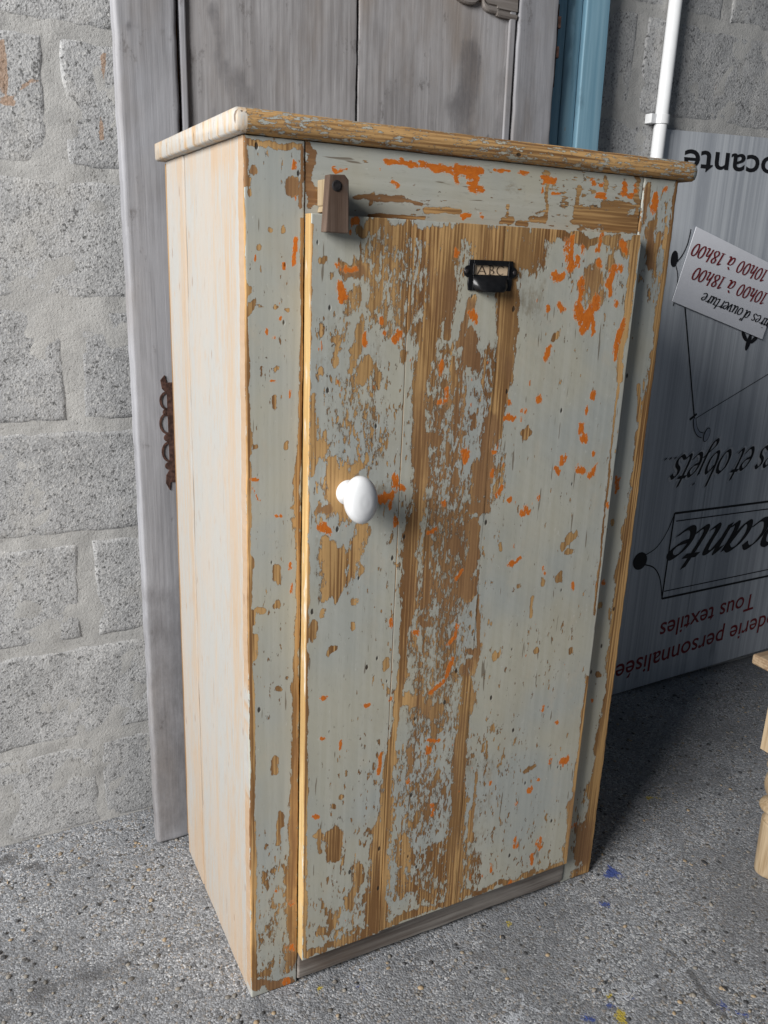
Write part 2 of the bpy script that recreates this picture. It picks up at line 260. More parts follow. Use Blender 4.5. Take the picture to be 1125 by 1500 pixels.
def painted(name, axis, wear_off=0.0, chip=1.0, wood=(.58, .35, .145), wood_dark=(.19, .09, .032), paint=(.415, .415, .365)):
    t = NT(name); P = t.oc(); rid = t.rand()
    st = axis_scale(axis, .28)
    nA = t.noise(t.scale(P, st), 250, 6, .72)
    nB = t.noise(t.scale(P, axis_scale(axis, .3)), 34, 4, .6)
    nA2 = t.noise(t.scale(P, axis_scale(axis, .55), (3, 1, 2)), 125, 5, .68)
    w = t.attr('wear'); bw = t.attr('brownwear'); chips = t.attr('chips')
    wmax = t.math('MAXIMUM', w, bw)
    w0 = t.add(wmax, wear_off)
    N = t.add(t.cen(nA, 2.3), t.cen(nB, .9), t.cen(nA2, 1.2))
    s = t.add(t.mul(w0, 1.12), t.mul(N, t.ramp(w0, .02, .45, .22, 1.0)))
    nC = t.noise(t.scale(P, axis_scale(axis, .42), (5, 3, 9)), 62, 4, .6)
    thr = t.math('MULTIPLY_ADD', chips, -.115, .715)
    sc = t.math('MULTIPLY_ADD', t.math('SUBTRACT', nC, thr), 4.0 * chip, .5)
    nS = t.noise(t.scale(P, axis_scale(axis, .3), (1, 8, 4)), 190, 3, .6)
    ss = t.math('MULTIPLY_ADD', t.math('SUBTRACT', nS, t.math('MULTIPLY_ADD', chips, -.11, .715)), 3.5 * chip, .5)
    s = t.math('MAXIMUM', t.math('MAXIMUM', s, sc), ss)
    bare = t.ramp(s, .485, .52)
    rim = t.mul(t.ramp(s, .40, .487), t.math('SUBTRACT', 1.0, bare))
    wc, g = wood_nodes(t, P, axis, wood, wood_dark, rid)
    br = t.math('MAXIMUM', t.add(t.attr('brown'), t.cen(nB, .8), t.cen(nA, .4)), t.add(bw, t.cen(nA, .6)))
    br = t.math('MAXIMUM', br, t.add(t.cen(t.noise(t.scale(P, axis_scale(axis, .4)), 24, 4, .6), 2.4), .12))
    wc = t.mix(t.ramp(br, .3, .8, 0, .8), wc, t.mix(g, (.11, .052, .024), (.37, .20, .095)))
    # the grey paint itself: brushed streaks, yellowed and blueish patches, grime ground into the worn zones
    br1 = t.noise(t.scale(P, axis_scale(axis, .03)), 120, 2, .5)
    lo = t.noise(P, 5.5, 3, .5)
    lo2 = t.noise(t.scale(P, (1, 1, .5), (4, 4, 4)), 16, 4, .6)
    pc = t.mix(t.ramp(lo, .35, .65), tuple(q * k for q, k in zip(paint, (.93, .97, 1.03))), tuple(q * k for q, k in zip(paint, (1.1, 1.06, .98))))
    pc = t.mix(t.ramp(br1, .35, .7, .0, .22), pc, (.60, .60, .55))
    pc = t.mix(t.ramp(lo2, .5, .75, 0, .35), pc, (.40, .36, .27))
    gh = t.add(t.mul(t.attr('ghost'), .75), t.cen(nA2, 1.7), t.cen(nB, 1.5), t.cen(nA, .8))
    pc = t.mix(t.ramp(gh, .38, .85, 0, .72), pc, t.mix(nA2, (.16, .125, .085), (.36, .32, .24)))
    pc = t.mix(t.ramp(nA2, .64, .72, 0, .5), pc, (.62, .62, .58))
    fs = t.noise(t.scale(P, axis_scale(axis, .12), (6, 6, 6)), 420, 3, .65)
    pc = t.mix(t.ramp(fs, .56, .74, 0, .38), pc, (.27, .26, .22))
    hl = t.noise(t.scale(P, axis_scale(axis, .10), (11, 4, 6)), 130, 2, .5)
    pc = t.mix(t.ramp(hl, .70, .73, 0, .75), pc, (.14, .105, .07))
    pc = t.mix(t.ramp(t.noise(t.scale(P, axis_scale(axis, .6), (3, 9, 1)), 26, 5, .7), .56, .70, 0, .3), pc, (.52, .46, .36))
    wc = t.mix(t.mul(t.ramp(s, .66, .50, 0, .75), t.ramp(nA2, .35, .6)), wc, (.20, .105, .048))
    c = t.mix(bare, pc, wc)
    c = t.mix(t.mul(rim, t.ramp(nB, .3, .55, .35, .95)), c, (.075, .045, .022))
    # orange undercoat
    nO = t.noise(t.scale(P, axis_scale(axis, .45), (9, 2, 2)), 210, 5, .7)
    oa = t.attr('orange')
    so = t.add(t.mul(oa, .95), t.mul(t.add(t.cen(nO, 3.0), t.cen(nA2, 1.2)), t.ramp(oa, .02, .4, .15, 1.0)))
    om = t.ramp(so, .5, .55)
    spk = t.ramp(t.add(t.noise(t.scale(P, axis_scale(axis, .4), (2, 2, 7)), 75, 3, .6), t.mul(chips, .02)), .735, .75)
    om = t.math('MAXIMUM', om, t.mul(spk, .85))
    oc = t.mix(t.ramp(nO, .3, .7), (.50, .12, .012), (.66, .185, .022))
    c = t.mix(om, c, oc)
    halo = t.mul(t.ramp(so, .3, .5, 0, .35), t.math('SUBTRACT', 1.0, om))
    c = t.mix(halo, c, (.72, .42, .24))
    # worm holes, nail marks and black nicks
    vd, vc = t.voro(t.scale(P, axis_scale(axis, .55)), 60)
    pick = t.ramp(t.sep(vc)[0], .86, .87)
    hole = t.mul(t.ramp(vd, .16, .09), pick)
    c = t.mix(t.mul(hole, .9), c, (.035, .025, .018))
    h = t.add(t.mul(t.math('SUBTRACT', 1.0, bare), 1.0), t.mul(t.mul(g, bare), .55), t.mul(om, .15), t.mul(hole, -1.2), t.mul(br1, .12))
    n = t.bump(h, .75, .0011)
    r = t.add(t.mul(bare, .22), .52)
    return t.done(c, r, n, spec=.35)

def rawwood(name, axis, light, dark, rough=.65, white=0.0, bump=.5, wcol=(.8, .76, .68), cracks=0.0):
    t = NT(name); P = t.oc(); rid = t.rand()
    c, g = wood_nodes(t, P, axis, light, dark, rid)
    n1 = t.noise(t.scale(P, axis_scale(axis, .2)), 70, 5, .65)
    if white > 0:
        n2 = t.noise(t.scale(P, axis_scale(axis, .25), (2, 2, 2)), 26, 4, .6)
        c = t.mix(t.ramp(t.add(t.mul(n1, .6), t.mul(n2, .4)), .62 - white, .72 - white), c, wcol)
    vd, vc = t.voro(t.scale(P, axis_scale(axis, .5)), 70)
    hole = t.mul(t.ramp(vd, .18, .1), t.ramp(t.sep(vc)[0], .9, .91))
    if cracks:
        ck = t.ramp(t.noise(t.scale(P, (.6, 1, .14), (2, 2, 8)), 210, 3, .6, .6), .645, .68)
        ck = t.math('MAXIMUM', ck, t.ramp(t.noise(t.scale(P, (.6, 1, .10), (7, 3, 1)), 60, 3, .6, .4), .66, .69))
        hole = t.math('MAXIMUM', hole, t.mul(ck, cracks))
        c = t.mix(t.mul(ck, .7), c, (.26, .17, .10))
    c = t.mix(t.mul(hole, .85 if not cracks else .5), c, (.05, .03, .02))
    n = t.bump(t.add(g, t.mul(hole, -1.0), t.mul(n1, .3)), bump, .001)
    return t.done(c, rough, n, spec=.3)

def limewash(name):
    """thin off-white paint rubbed back to pinkish pine, long vertical streaks"""
    t = NT(name); P = t.oc(); rid = t.rand()
    a = t.noise(t.scale(P, (1, 1, .035)), 30, 4, .6)
    b = t.noise(t.scale(P, (1, 1, .10), (2, 5, 1)), 22, 5, .62)
    f = t.noise(t.scale(P, (1, 1, .07)), 210, 4, .65)
    m = t.add(t.mul(a, .5), t.mul(b, .5), t.cen(f, .75), t.mul(t.attr('wear'), 1.25), -.01)
    c = t.mix(t.ramp(m, .50, .74), (.40, .395, .375), (.44, .345, .255))
    c = t.mix(t.ramp(m, .72, .86, 0, .7), c, (.42, .28, .17))
    c = t.mix(t.ramp(f, .58, .75, 0, .45), c, (.50, .49, .47))
    br = t.noise(t.scale(P, (1, 1, .3), (1, 2, 3)), 90, 5, .7)
    c = t.mix(t.ramp(br, .53, .68, 0, .55), c, (.43, .325, .235))
    c = t.mix(t.ramp(t.noise(t.scale(P, (1, 1, .5)), 9, 4, .6), .42, .68, 0, .4), c, (.47, .385, .305))
    c = t.mix(t.ramp(t.noise(t.scale(P, (1, 1, .16), (4, 1, 9)), 75, 4, .7), .63, .70, 0, .6), c, (.36, .25, .165))
    d = t.noise(t.scale(P, (1, 1, .035), (7, 7, 7)), 160, 3, .6)
    crack = t.ramp(d, .70, .735)
    c = t.mix(t.mul(crack, .6), c, (.30, .2, .13))
    vd, vc = t.voro(t.scale(P, (1, 1, .3)), 48)
    nick = t.mul(t.ramp(vd, .14, .08), t.ramp(t.sep(vc)[0], .88, .89))
    c = t.mix(t.mul(nick, .7), c, (.28, .18, .12))
    n = t.bump(t.add(f, t.mul(crack, -1.0), t.mul(nick, -.8)), .5, .0009)
    return t.done(c, .6, n, spec=.3)

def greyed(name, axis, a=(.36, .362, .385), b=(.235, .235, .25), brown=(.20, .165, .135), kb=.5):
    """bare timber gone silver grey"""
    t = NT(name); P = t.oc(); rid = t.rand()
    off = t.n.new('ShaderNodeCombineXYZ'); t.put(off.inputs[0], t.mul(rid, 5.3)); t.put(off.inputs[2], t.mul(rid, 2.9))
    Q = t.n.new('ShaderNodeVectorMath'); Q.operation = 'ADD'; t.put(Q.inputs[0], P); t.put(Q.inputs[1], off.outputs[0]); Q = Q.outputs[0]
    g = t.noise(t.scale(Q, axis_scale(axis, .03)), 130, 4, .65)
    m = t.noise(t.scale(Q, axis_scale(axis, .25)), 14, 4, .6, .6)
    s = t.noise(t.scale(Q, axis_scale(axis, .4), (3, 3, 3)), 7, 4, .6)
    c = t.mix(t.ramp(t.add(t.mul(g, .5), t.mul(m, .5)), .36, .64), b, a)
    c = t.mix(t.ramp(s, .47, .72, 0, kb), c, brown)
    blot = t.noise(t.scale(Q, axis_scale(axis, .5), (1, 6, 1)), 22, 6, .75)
    sn = t.ramp(t.add(t.attr('stain_shade'), t.cen(blot, 1.3), t.cen(g, .9)), .25, 1.0)
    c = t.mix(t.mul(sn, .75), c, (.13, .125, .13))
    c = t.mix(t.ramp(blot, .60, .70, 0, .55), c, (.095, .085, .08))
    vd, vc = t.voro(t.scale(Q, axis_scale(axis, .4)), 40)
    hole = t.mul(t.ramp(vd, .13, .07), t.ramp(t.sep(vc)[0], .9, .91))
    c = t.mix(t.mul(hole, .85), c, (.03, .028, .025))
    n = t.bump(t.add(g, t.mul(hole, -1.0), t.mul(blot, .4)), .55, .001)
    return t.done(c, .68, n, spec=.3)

def plain(name, c, rough=.5, metal=0.0, spec=.5, var=0.0, scale=60, bump=0.0):
    t = NT(name); P = t.oc()
    n = t.noise(P, scale, 5, .6)
    cc = t.mix(t.ramp(n, .3, .7), tuple(q * (1 - var) for q in c), tuple(min(1, q * (1 + var)) for q in c))
    nn = t.bump(n, bump, .0012) if bump else None
    return t.done(cc, rough, nn, metal, spec)

M = {}
M['paint_v'] = painted('flaking_grey_paint_upright', 'z')
M['paint_h'] = painted('flaking_grey_paint_level', 'x')
M['top'] = painted('worn_top_board', 'x', wear_off=.55, chip=.4)
M['endgrain'] = rawwood('limewashed_end_grain', 'z', (.66, .52, .37), (.48, .34, .21), white=.19, bump=.9, wcol=(.47, .455, .425), cracks=.8)
M['edge'] = rawwood('fresh_pine_edge', 'z', (.60, .425, .195), (.45, .28, .11), white=.07, wcol=(.62, .58, .50))
M['edge_worn'] = rawwood('worn_pine_edge', 'z', (.50, .29, .11), (.25, .12, .045))
M['side'] = limewash('limewashed_pine')
M['joint_shade'] = rawwood('shade_dark_board_edge', 'z', (.16, .10, .055), (.07, .045, .028))  # dark colour on the board edges paints in the joint's shadow line
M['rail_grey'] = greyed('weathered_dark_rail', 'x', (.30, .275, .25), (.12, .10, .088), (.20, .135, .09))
M['latch'] = greyed('dark_oak', 'z', (.20, .145, .115), (.085, .055, .04), (.13, .075, .045))
M['spacer'] = rawwood('pale_spacer', 'z', (.42, .33, .21), (.26, .18, .10))
M['inner'] = rawwood('inner_pine', 'z', (.40, .25, .12), (.25, .14, .06))
M['greydoor'] = greyed('silvered_door_upright', 'z')
M['greypanel'] = greyed('silvered_door_panel', 'z', (.40, .392, .40), (.24, .23, .232), (.25, .21, .18), .8)
M['greyrail'] = greyed('silvered_door_level', 'x', (.30, .275, .26), (.16, .14, .125), (.16, .12, .09))
M['rust'] = plain('rusty_iron', (.085, .045, .035), .85, .2, .3, .5, 160, .6)
M['iron'] = plain('dark_screw_iron', (.05, .045, .045), .5, .7, .5, .4, 200, .3)
M['porcelain'] = plain('white_porcelain', (.70, .71, .72), .10, 0, .55, .015, 30)
M['black'] = plain('black_lacquered_metal', (.012, .012, .013), .32, .3, .5, .3, 120, .15)
M['cardpaper'] = plain('cream_card', (.66, .50, .34), .8, 0, .2, .08, 90)
M['ink'] = plain('black_print', (.012, .012, .014), .5, 0, .3, .1, 90)
M['ink_brown'] = plain('dark_brown_print', (.05, .03, .02), .7, 0, .2, .1, 90)
M['red'] = plain('dark_red_print', (.20, .018, .022), .5, 0, .3, .1, 90)
M['white_print'] = plain('pale_grey_print', (.62, .63, .65), .5, 0, .3, .03, 90)
M['steel_print'] = plain('mid_grey_print', (.33, .36, .42), .5, 0, .3, .1, 90)
M['paper'] = plain('white_card', (.80, .81, .86), .45, 0, .4, .02, 40)
M['pvc'] = plain('white_plastic_pipe', (.78, .79, .80), .3, 0, .5, .04, 25)
M['blue'] = None
M['stool'] = rawwood('sanded_oak', 'z', (.50, .385, .25), (.35, .245, .14), .55, bump=.3)
M['stoolseat'] = rawwood('sanded_oak_seat', 'x', (.42, .31, .20), (.25, .165, .10), .55, bump=.3)

def mat_blue():
    t = NT('faded_blue_paint'); P = t.oc()
    g = t.noise(t.scale(P, (1, 1, .03)), 90, 4, .6)
    b = t.noise(t.scale(P, (1, 1, .3)), 20, 5, .65)
    c = t.mix(t.ramp(g, .3, .7), (.19, .36, .47), (.28, .47, .58))
    c = t.mix(t.ramp(b, .60, .74, 0, .6), c, (.07, .13, .18))
    ch = t.ramp(t.add(t.noise(t.scale(P, (1, 1, .35)), 80, 5, .65), 0), .70, .72)
    c = t.mix(ch, c, (.33, .32, .30))
    return t.done(c, .5, t.bump(g, .4, .0008), spec=.35)
M['blue'] = mat_blue()

def mat_sign():
    t = NT('brushed_grey_panel'); P = t.oc()
    g = t.noise(t.scale(P, (1, 1, .012)), 110, 4, .65)
    k = t.noise(t.scale(P, (1, 1, .02), (3, 3, 3)), 26, 4, .6, .3)
    f = t.noise(t.scale(P, (1, 1, .06)), 420, 3, .6)
    c = t.mix(t.ramp(t.add(t.mul(g, .5), t.mul(k, .5)), .36, .64), (.37, .395, .435), (.60, .63, .665))
    c = t.mix(t.ramp(f, .56, .72, 0, .35), c, (.66, .68, .71))
    ln = t.ramp(t.noise(t.scale(P, (1, 1, .01), (8, 8, 8)), 75, 2, .5), .66, .70)
    c = t.mix(t.mul(ln, .45), c, (.16, .175, .21))
    kn = t.noise(t.scale(P, (1, 1, .35)), 15, 3, .5)
    c = t.mix(t.ramp(kn, .66, .76, 0, .5), c, (.17, .185, .215))
    return t.done(c, .42, None, .0, .45)
M['sign'] = mat_sign()

def mat_block():
    t = NT('porous_concrete_block'); P = t.oc(); rid = t.rand()
    gr = t.n.new('ShaderNodeNewGeometry').outputs['Position']
    big = t.noise(gr, 4.5, 4, .6)
    med = t.noise(gr, 28, 5, .65)
    fine = t.noise(gr, 190, 5, .7)
    pv, pc = t.voro(gr, 300)
    c = t.mix(t.ramp(t.add(t.mul(big, .5), t.mul(med, .5)), .36, .64), (.365, .367, .368), (.48, .481, .48))
    c = t.mix(t.ramp(rid, 0, 1, 0, .35), c, (.28, .285, .295))
    agg = t.sep(pc)[1]
    c = t.mix(t.ramp(agg, .80, .95, 0, .5), c, (.56, .555, .54))
    c = t.mix(t.ramp(agg, .22, .06, 0, .5), c, (.15, .15, .15))
    pit = t.ramp(t.add(t.mul(fine, .62), t.mul(t.noise(gr, 75, 4, .7), .38)), .435, .365)
    c = t.mix(t.mul(pit, .72), c, (.085, .083, .08))
    sm = t.ramp(t.add(t.noise(gr, 9, 5, .65), t.cen(fine, .2)), .54, .68)
    c = t.mix(t.mul(sm, .5), c, (.43, .42, .40))
    ru = t.ramp(t.add(t.attr('rust'), t.cen(med, .9), t.cen(fine, .5)), .5, .62)
    c = t.mix(t.mul(ru, .75), c, (.36, .225, .14))
    n = t.bump(t.add(t.mul(fine, .8), t.mul(pit, -1.3), t.mul(pv, .3), t.mul(med, .6)), .8, .0026)
    return t.done(c, .9, n, spec=.15)
M['block'] = mat_block()

def mat_mortar():
    t = NT('smeared_mortar')
    gr = t.n.new('ShaderNodeNewGeometry').outputs['Position']
    med = t.noise(gr, 22, 5, .65); fine = t.noise(gr, 230, 5, .7)
    c = t.mix(t.ramp(med, .35, .65), (.375, .372, .362), (.46, .455, .44))
    pit = t.ramp(fine, .36, .30)
    c = t.mix(t.mul(pit, .7), c, (.13, .125, .115))
    crk = t.math('ABSOLUTE', t.math('SUBTRACT', t.noise(t.scale(gr, (2.2, 1, .7)), 14, 4, .6), .5))
    c = t.mix(t.mul(t.ramp(crk, .008, .003, 0, .6), t.ramp(t.noise(gr, 5, 2), .56, .62)), c, (.10, .095, .09))
    ru = t.ramp(t.add(t.attr('rust'), t.cen(med, .9), t.cen(fine, .5)), .5, .62)
    c = t.mix(t.mul(ru, .75), c, (.38, .235, .15))
    n = t.bump(t.add(fine, t.mul(med, 1.2), t.mul(pit, -.8)), .8, .002)
    return t.done(c, .9, n, spec=.15)
M['mortar'] = mat_mortar()

def mat_floor():
    t = NT('washed_aggregate_concrete')
    gr = t.n.new('ShaderNodeNewGeometry').outputs['Position']
    w = t.n.new('ShaderNodeTexNoise'); w.inputs['Scale'].default_value = 120; t.put(w.inputs['Vector'], gr)
    wv = t.n.new('ShaderNodeVectorMath'); wv.operation = 'MULTIPLY_ADD'; t.put(wv.inputs[0], w.outputs['Color']); wv.inputs[1].default_value = (.006,) * 3; t.put(wv.inputs[2], gr)
    wv = wv.outputs[0]
    d1, c1 = t.voro(wv, 330); d2, c2 = t.voro(wv, 105); 
    e1 = t.sep(c1); e2 = t.sep(c2)
    med = t.noise(gr, 30, 5, .65); big = t.noise(gr, 3.2, 5, .6); fine = t.noise(gr, 380, 4, .7)
    v = t.mul(e1[0], 1.0)
    c = t.mix(t.ramp(v, 0, 1, 0, 1, False), (.085, .09, .10), (.46, .475, .50))
    c = t.mix(t.ramp(e1[1], .88, .92, 0, .8), c, (.66, .66, .66))
    c = t.mix(t.ramp(e1[2], .10, .06, 0, .85), c, (.07, .068, .066))
    c = t.mix(t.ramp(e1[2], .90, .94, 0, .6), c, (.36, .27, .18))
    # larger pebbles cut through here and there
    peb = t.mul(t.ramp(d2, .42, .36), t.ramp(e2[0], .80, .81))
    pcol = t.mix(e2[1], (.045, .046, .05), (.32, .28, .23))
    c = t.mix(t.mul(peb, .85), c, pcol)
    # cement skin left between the stones
    skin = t.ramp(t.add(t.mul(med, .5), t.mul(fine, .5)), .45, .58)
    c = t.mix(t.mul(skin, .62), c, (.30, .31, .328))
    c = t.mix(t.ramp(t.add(t.mul(big, .7), t.mul(med, .3)), .44, .62, 0, .5), c, (.13, .135, .145))
    c = t.mix(t.ramp(t.noise(gr, 11, 5, .7), .56, .70, 0, .5), c, (.10, .105, .115))
    edge = t.ramp(d1, .45, .75)
    c = t.mix(t.mul(edge, .35), c, (.12, .12, .12))
    for nm, cc, k in (('dark', (.06, .057, .057), .6), ('white', (.5, .52, .56), .65), ('yellow', (.42, .32, .03), .9), ('blue', (.03, .06, .24), .9)):
        s = t.ramp(t.add(t.attr(nm), t.cen(med, 1.6), t.cen(fine, 1.9), t.cen(e1[0], .35)), .46, .8)
        c = t.mix(t.mul(s, k), c, cc)
    n = t.bump(t.add(t.mul(d1, -1.1), t.mul(fine, .5), t.mul(med, .9), t.mul(peb, .5)), .7, .0017)
    return t.done(c, t.ramp(e1[1], 0, 1, .55, .85), n, spec=.3)
M['floor'] = mat_floor()

def mat_pebble():
    t = NT('river_pebble')
    gr = t.n.new('ShaderNodeNewGeometry').outputs['Position']
    _, vc = t.voro(gr, 55)
    e = t.sep(vc); f = t.noise(gr, 300, 4, .7)
    c = t.mix(t.ramp(e[0], .3, .8), (.05, .05, .053), (.26, .235, .20))
    c = t.mix(t.ramp(e[1], .8, .9), c, (.36, .27, .17))
    c = t.mix(t.ramp(f, .5, .8, 0, .5), c, (.36, .36, .35))
    return t.done(c, .55, t.bump(f, .4, .001), spec=.35)
M['pebble'] = mat_pebble()

# ------------------------------------------------------------------ mesh helpers
def obj(name, me, parent=None, loc=None, rot=None):
    o = bpy.data.objects.new(name, me); col.objects.link(o)
    if parent is not None: o.parent = parent
    if loc: o.location = loc
    if rot: o.rotation_euler = rot
    return o
def tag(o, label, cat, group=None):
    o['label'] = label; o['category'] = cat
    if group: o['group'] = group
    return o
def thing(name, label, cat, loc=(0, 0, 0), rot=(0, 0, 0), group=None):
    o = obj(name, None, loc=loc, rot=rot); o.empty_display_size = .05
    o['kind'] = 'thing'
    return tag(o, label, cat, group)
def mesh_np(name, V, F, mats, midx=None, smooth=None):
    me = bpy.data.meshes.new(name)
    me.from_pydata([tuple(v) for v in V], [], [tuple(f) for f in F])
    for m in (mats if isinstance(mats, (list, tuple)) else [mats]): me.materials.append(m)
    if midx is not None: me.polygons.foreach_set('material_index', np.asarray(midx, dtype=np.int32))
    if smooth is not None:
        me.polygons.foreach_set('use_smooth', np.full(len(me.polygons), smooth) if isinstance(smooth, bool) else np.asarray(smooth, dtype=bool))
    me.update(); return me
def vnoise(x, z, seed):
    """value noise -1..1 on arrays"""
    xi, zi = np.floor(x), np.floor(z); fx, fz = x - xi, z - zi
    fx, fz = fx * fx * (3 - 2 * fx), fz * fz * (3 - 2 * fz)
    h = lambda a, b: (np.sin(a * 127.1 + b * 311.7 + seed * 74.7) * 43758.5453) % 1.0
    return ((h(xi, zi) * (1 - fx) + h(xi + 1, zi) * fx) * (1 - fz) + (h(xi, zi + 1) * (1 - fx) + h(xi + 1, zi + 1) * fx) * fz) * 2 - 1
def field(feats, X, Z, torn=None):
    """strongest stroke at each point; feats in millimetres. The outline is torn by a warp"""
    out = np.zeros(X.shape)
    if torn:
        k = 1.0 if torn == 'z' else -1.0
        a, b = (1.0, .42) if torn == 'z' else (.42, 1.0)
        dx = (vnoise(X * 60 * a, Z * 60 * b, 1) * 5.0 + vnoise(X * 170 * a, Z * 170 * b, 2) * 3.2) * .001
        dz = (vnoise(X * 60 * a, Z * 60 * b, 3) * 5.0 + vnoise(X * 170 * a, Z * 170 * b, 4) * 3.2) * .001
        WX, WZ = dx * (1.0 if torn == 'z' else 2.2), dz * (2.2 if torn == 'z' else 1.0)
    X0, Z0 = X, Z
    for x0, z0, x1, z1, r, a in feats:
        x0, z0, x1, z1, r, a = x0 / 1e3, z0 / 1e3, x1 / 1e3, z1 / 1e3, r / 1e3, a / 100
        R = r * 1.95
        if torn:
            kk = min(1.0, max(.22, r / .010)); X, Z = X0 + WX * kk, Z0 + WZ * kk
        m = (X > min(x0, x1) - R) & (X < max(x0, x1) + R) & (Z > min(z0, z1) - R) & (Z < max(z0, z1) + R)
        if not m.any(): continue
        px, pz = X[m], Z[m]; dx, dz = x1 - x0, z1 - z0; L = dx * dx + dz * dz
        t = np.clip(((px - x0) * dx + (pz - z0) * dz) / L, 0, 1) if L > 1e-12 else 0
        d = np.hypot(px - x0 - t * dx, pz - z0 - t * dz)
        q = np.clip((1.9 - d / r) / 1.6, 0, 1); q = q * q * (3 - 2 * q)
        out[m] = np.maximum(out[m], q * a)
    return out
def put_attr(me, name, vals):
    at = me.attributes.new(name, 'FLOAT', 'POINT'); at.data.foreach_set('value', np.asarray(vals, dtype=np.float32))
def wob(s, seed, amp):
    return amp * (np.sin(s * 37 + seed) * .4 + np.sin(s * 91 + seed * 2.3) * .3 + np.sin(s * 213 + seed * 4.1) * .2 + np.sin(s * 487 + seed * 1.7) * .15)
def lines(a, b, res, r):
    n = max(2, int((b - a) / res))
    base = np.linspace(a, b, n + 1)
    if r > 0:
        ex = np.array([0, .12, .35, .65, 1.0]) * r
        base = base[(base > a + r * 1.2) & (base < b - r * 1.2)]
        base = np.concatenate([a + ex, base, (b - ex)[::-1]])
    return base
def board(name, x0, x1, z0, z1, yf, th, mats, sides=None, res=.02, r=.003, wobble=.0006, seed=0.0, feats=None, parent=None, warp=0.0, torn='z'):
    """a plank seen from the front (-y): gridded face, eased edges, uneven outline. sides = material index for left,right,bottom,top,back"""
    sides = sides or (0, 0, 0, 0, 0)
    xs, zs = lines(x0, x1, res, r), lines(z0, z1, res, r)
    X, Z = np.meshgrid(xs, zs); nx, nz = len(xs), len(zs)
    dx = np.minimum(X - x0, x1 - X); dz = np.minimum(Z - z0, z1 - Z)
    f = lambda d: np.where(d < r, r - np.sqrt(np.maximum(r * r - (r - np.minimum(d, r)) ** 2, 0)), 0) if r > 0 else 0 * d
    Y = yf + np.minimum(f(dx) + f(dz), r * 1.2) + wob(Z + X * .7, seed + 5, warp)
    tX = (X - x0) / (x1 - x0); tZ = (Z - z0) / (z1 - z0)
    Xw = X + wob(Z, seed, wobble) * (1 - tX) ** 6 + wob(Z, seed + 3, wobble) * tX ** 6
    Zw = Z + wob(X, seed + 7, wobble) * (1 - tZ) ** 12 + wob(X, seed + 9, wobble) * tZ ** 12
    V = np.stack([Xw, Y, Zw], -1).reshape(-1, 3)
    idx = np.arange(nx * nz).reshape(nz, nx)
    F = np.stack([idx[:-1, :-1], idx[:-1, 1:], idx[1:, 1:], idx[1:, :-1]], -1).reshape(-1, 4).tolist()
    mi = [0] * len(F); sm = [True] * len(F)
    loop = list(idx[0, :]) + list(idx[1:, -1]) + list(idx[-1, -2::-1]) + list(idx[-2:0:-1, 0])
    nb = len(loop); base = len(V)
    B = V[loop].copy(); B[:, 1] = yf + th
    V = np.concatenate([V, B])
    for i in range(nb):
        j = (i + 1) % nb
        F.append([loop[i], base + i, base + j, loop[j]])
        side = 2 if i < nx - 1 else 1 if i < nx + nz - 2 else 3 if i < 2 * nx + nz - 3 else 0
        mi.append(sides[side]); sm.append(False)
    F.append([base + i for i in range(nb)][::-1]); mi.append(sides[4]); sm.append(False)
    me = mesh_np(name, V, F, mats, mi, sm)
    if feats:
        for k, fe in feats.items(): put_attr(me, k, field(fe, V[:, 0], V[:, 2], torn))
    return obj(name, me, parent)
def prism(outline, y0, y1):
    """polygon in (x,z), pushed from y0 (front) to y1"""
    n = len(outline)
    V = [(x, y0, z) for x, z in outline] + [(x, y1, z) for x, z in outline]
    F = [list(range(n)), list(range(2 * n - 1, n - 1, -1))]
    F += [[(i + 1) % n, i, n + i, n + (i + 1) % n] for i in range(n)]
    return V, F
def bm_mesh(name, parts, mats, bevel=0.0, seg=2, smooth=False):
    bm = bmesh.new()
    for V, F in parts:
        vs = [bm.verts.new(v) for v in V]
        for f in F:
            try: bm.faces.new([vs[i] for i in f])
            except ValueError: pass
    bmesh.ops.recalc_face_normals(bm, faces=bm.faces)
    if bevel: bmesh.ops.bevel(bm, geom=list(bm.edges), offset=bevel, segments=seg, affect='EDGES', profile=.6)
    me = bpy.data.meshes.new(name); bm.to_mesh(me); bm.free()
    for m in (mats if isinstance(mats, (list, tuple)) else [mats]): me.materials.append(m)
    if smooth: me.polygons.foreach_set('use_smooth', np.full(len(me.polygons), True))
    return me
def box(x0, x1, y0, y1, z0, z1): return prism([(x0, z0), (x1, z0), (x1, z1), (x0, z1)], y0, y1)
def lathe(prof, n=40):
    """profile (radius, height) turned about z"""
    V, F = [], []
    for r, h in prof:
        for k in range(n): V.append((r * math.cos(2 * math.pi * k / n), r * math.sin(2 * math.pi * k / n), h))
    for i in range(len(prof) - 1):
        for k in range(n):
            a, b = i * n + k, i * n + (k + 1) % n
            F.append([a, b, b + n, a + n])
    F.append(list(range(n))[::-1]); F.append([(len(prof) - 1) * n + k for k in range(n)])
    return V, F
def smooth_prof(pts, k=6):
    P = [np.array(p, float) for p in pts]; out = []
    for i in range(len(P) - 1):
        p0, p1, p2, p3 = P[max(i - 1, 0)], P[i], P[i + 1], P[min(i + 2, len(P) - 1)]
        for q in range(k):
            t = q / k
            out.append(.5 * (2 * p1 + (p2 - p0) * t + (2 * p0 - 5 * p1 + 4 * p2 - p3) * t * t + (3 * p1 - p0 - 3 * p2 + p3) * t ** 3))
    out.append(P[-1]); return out

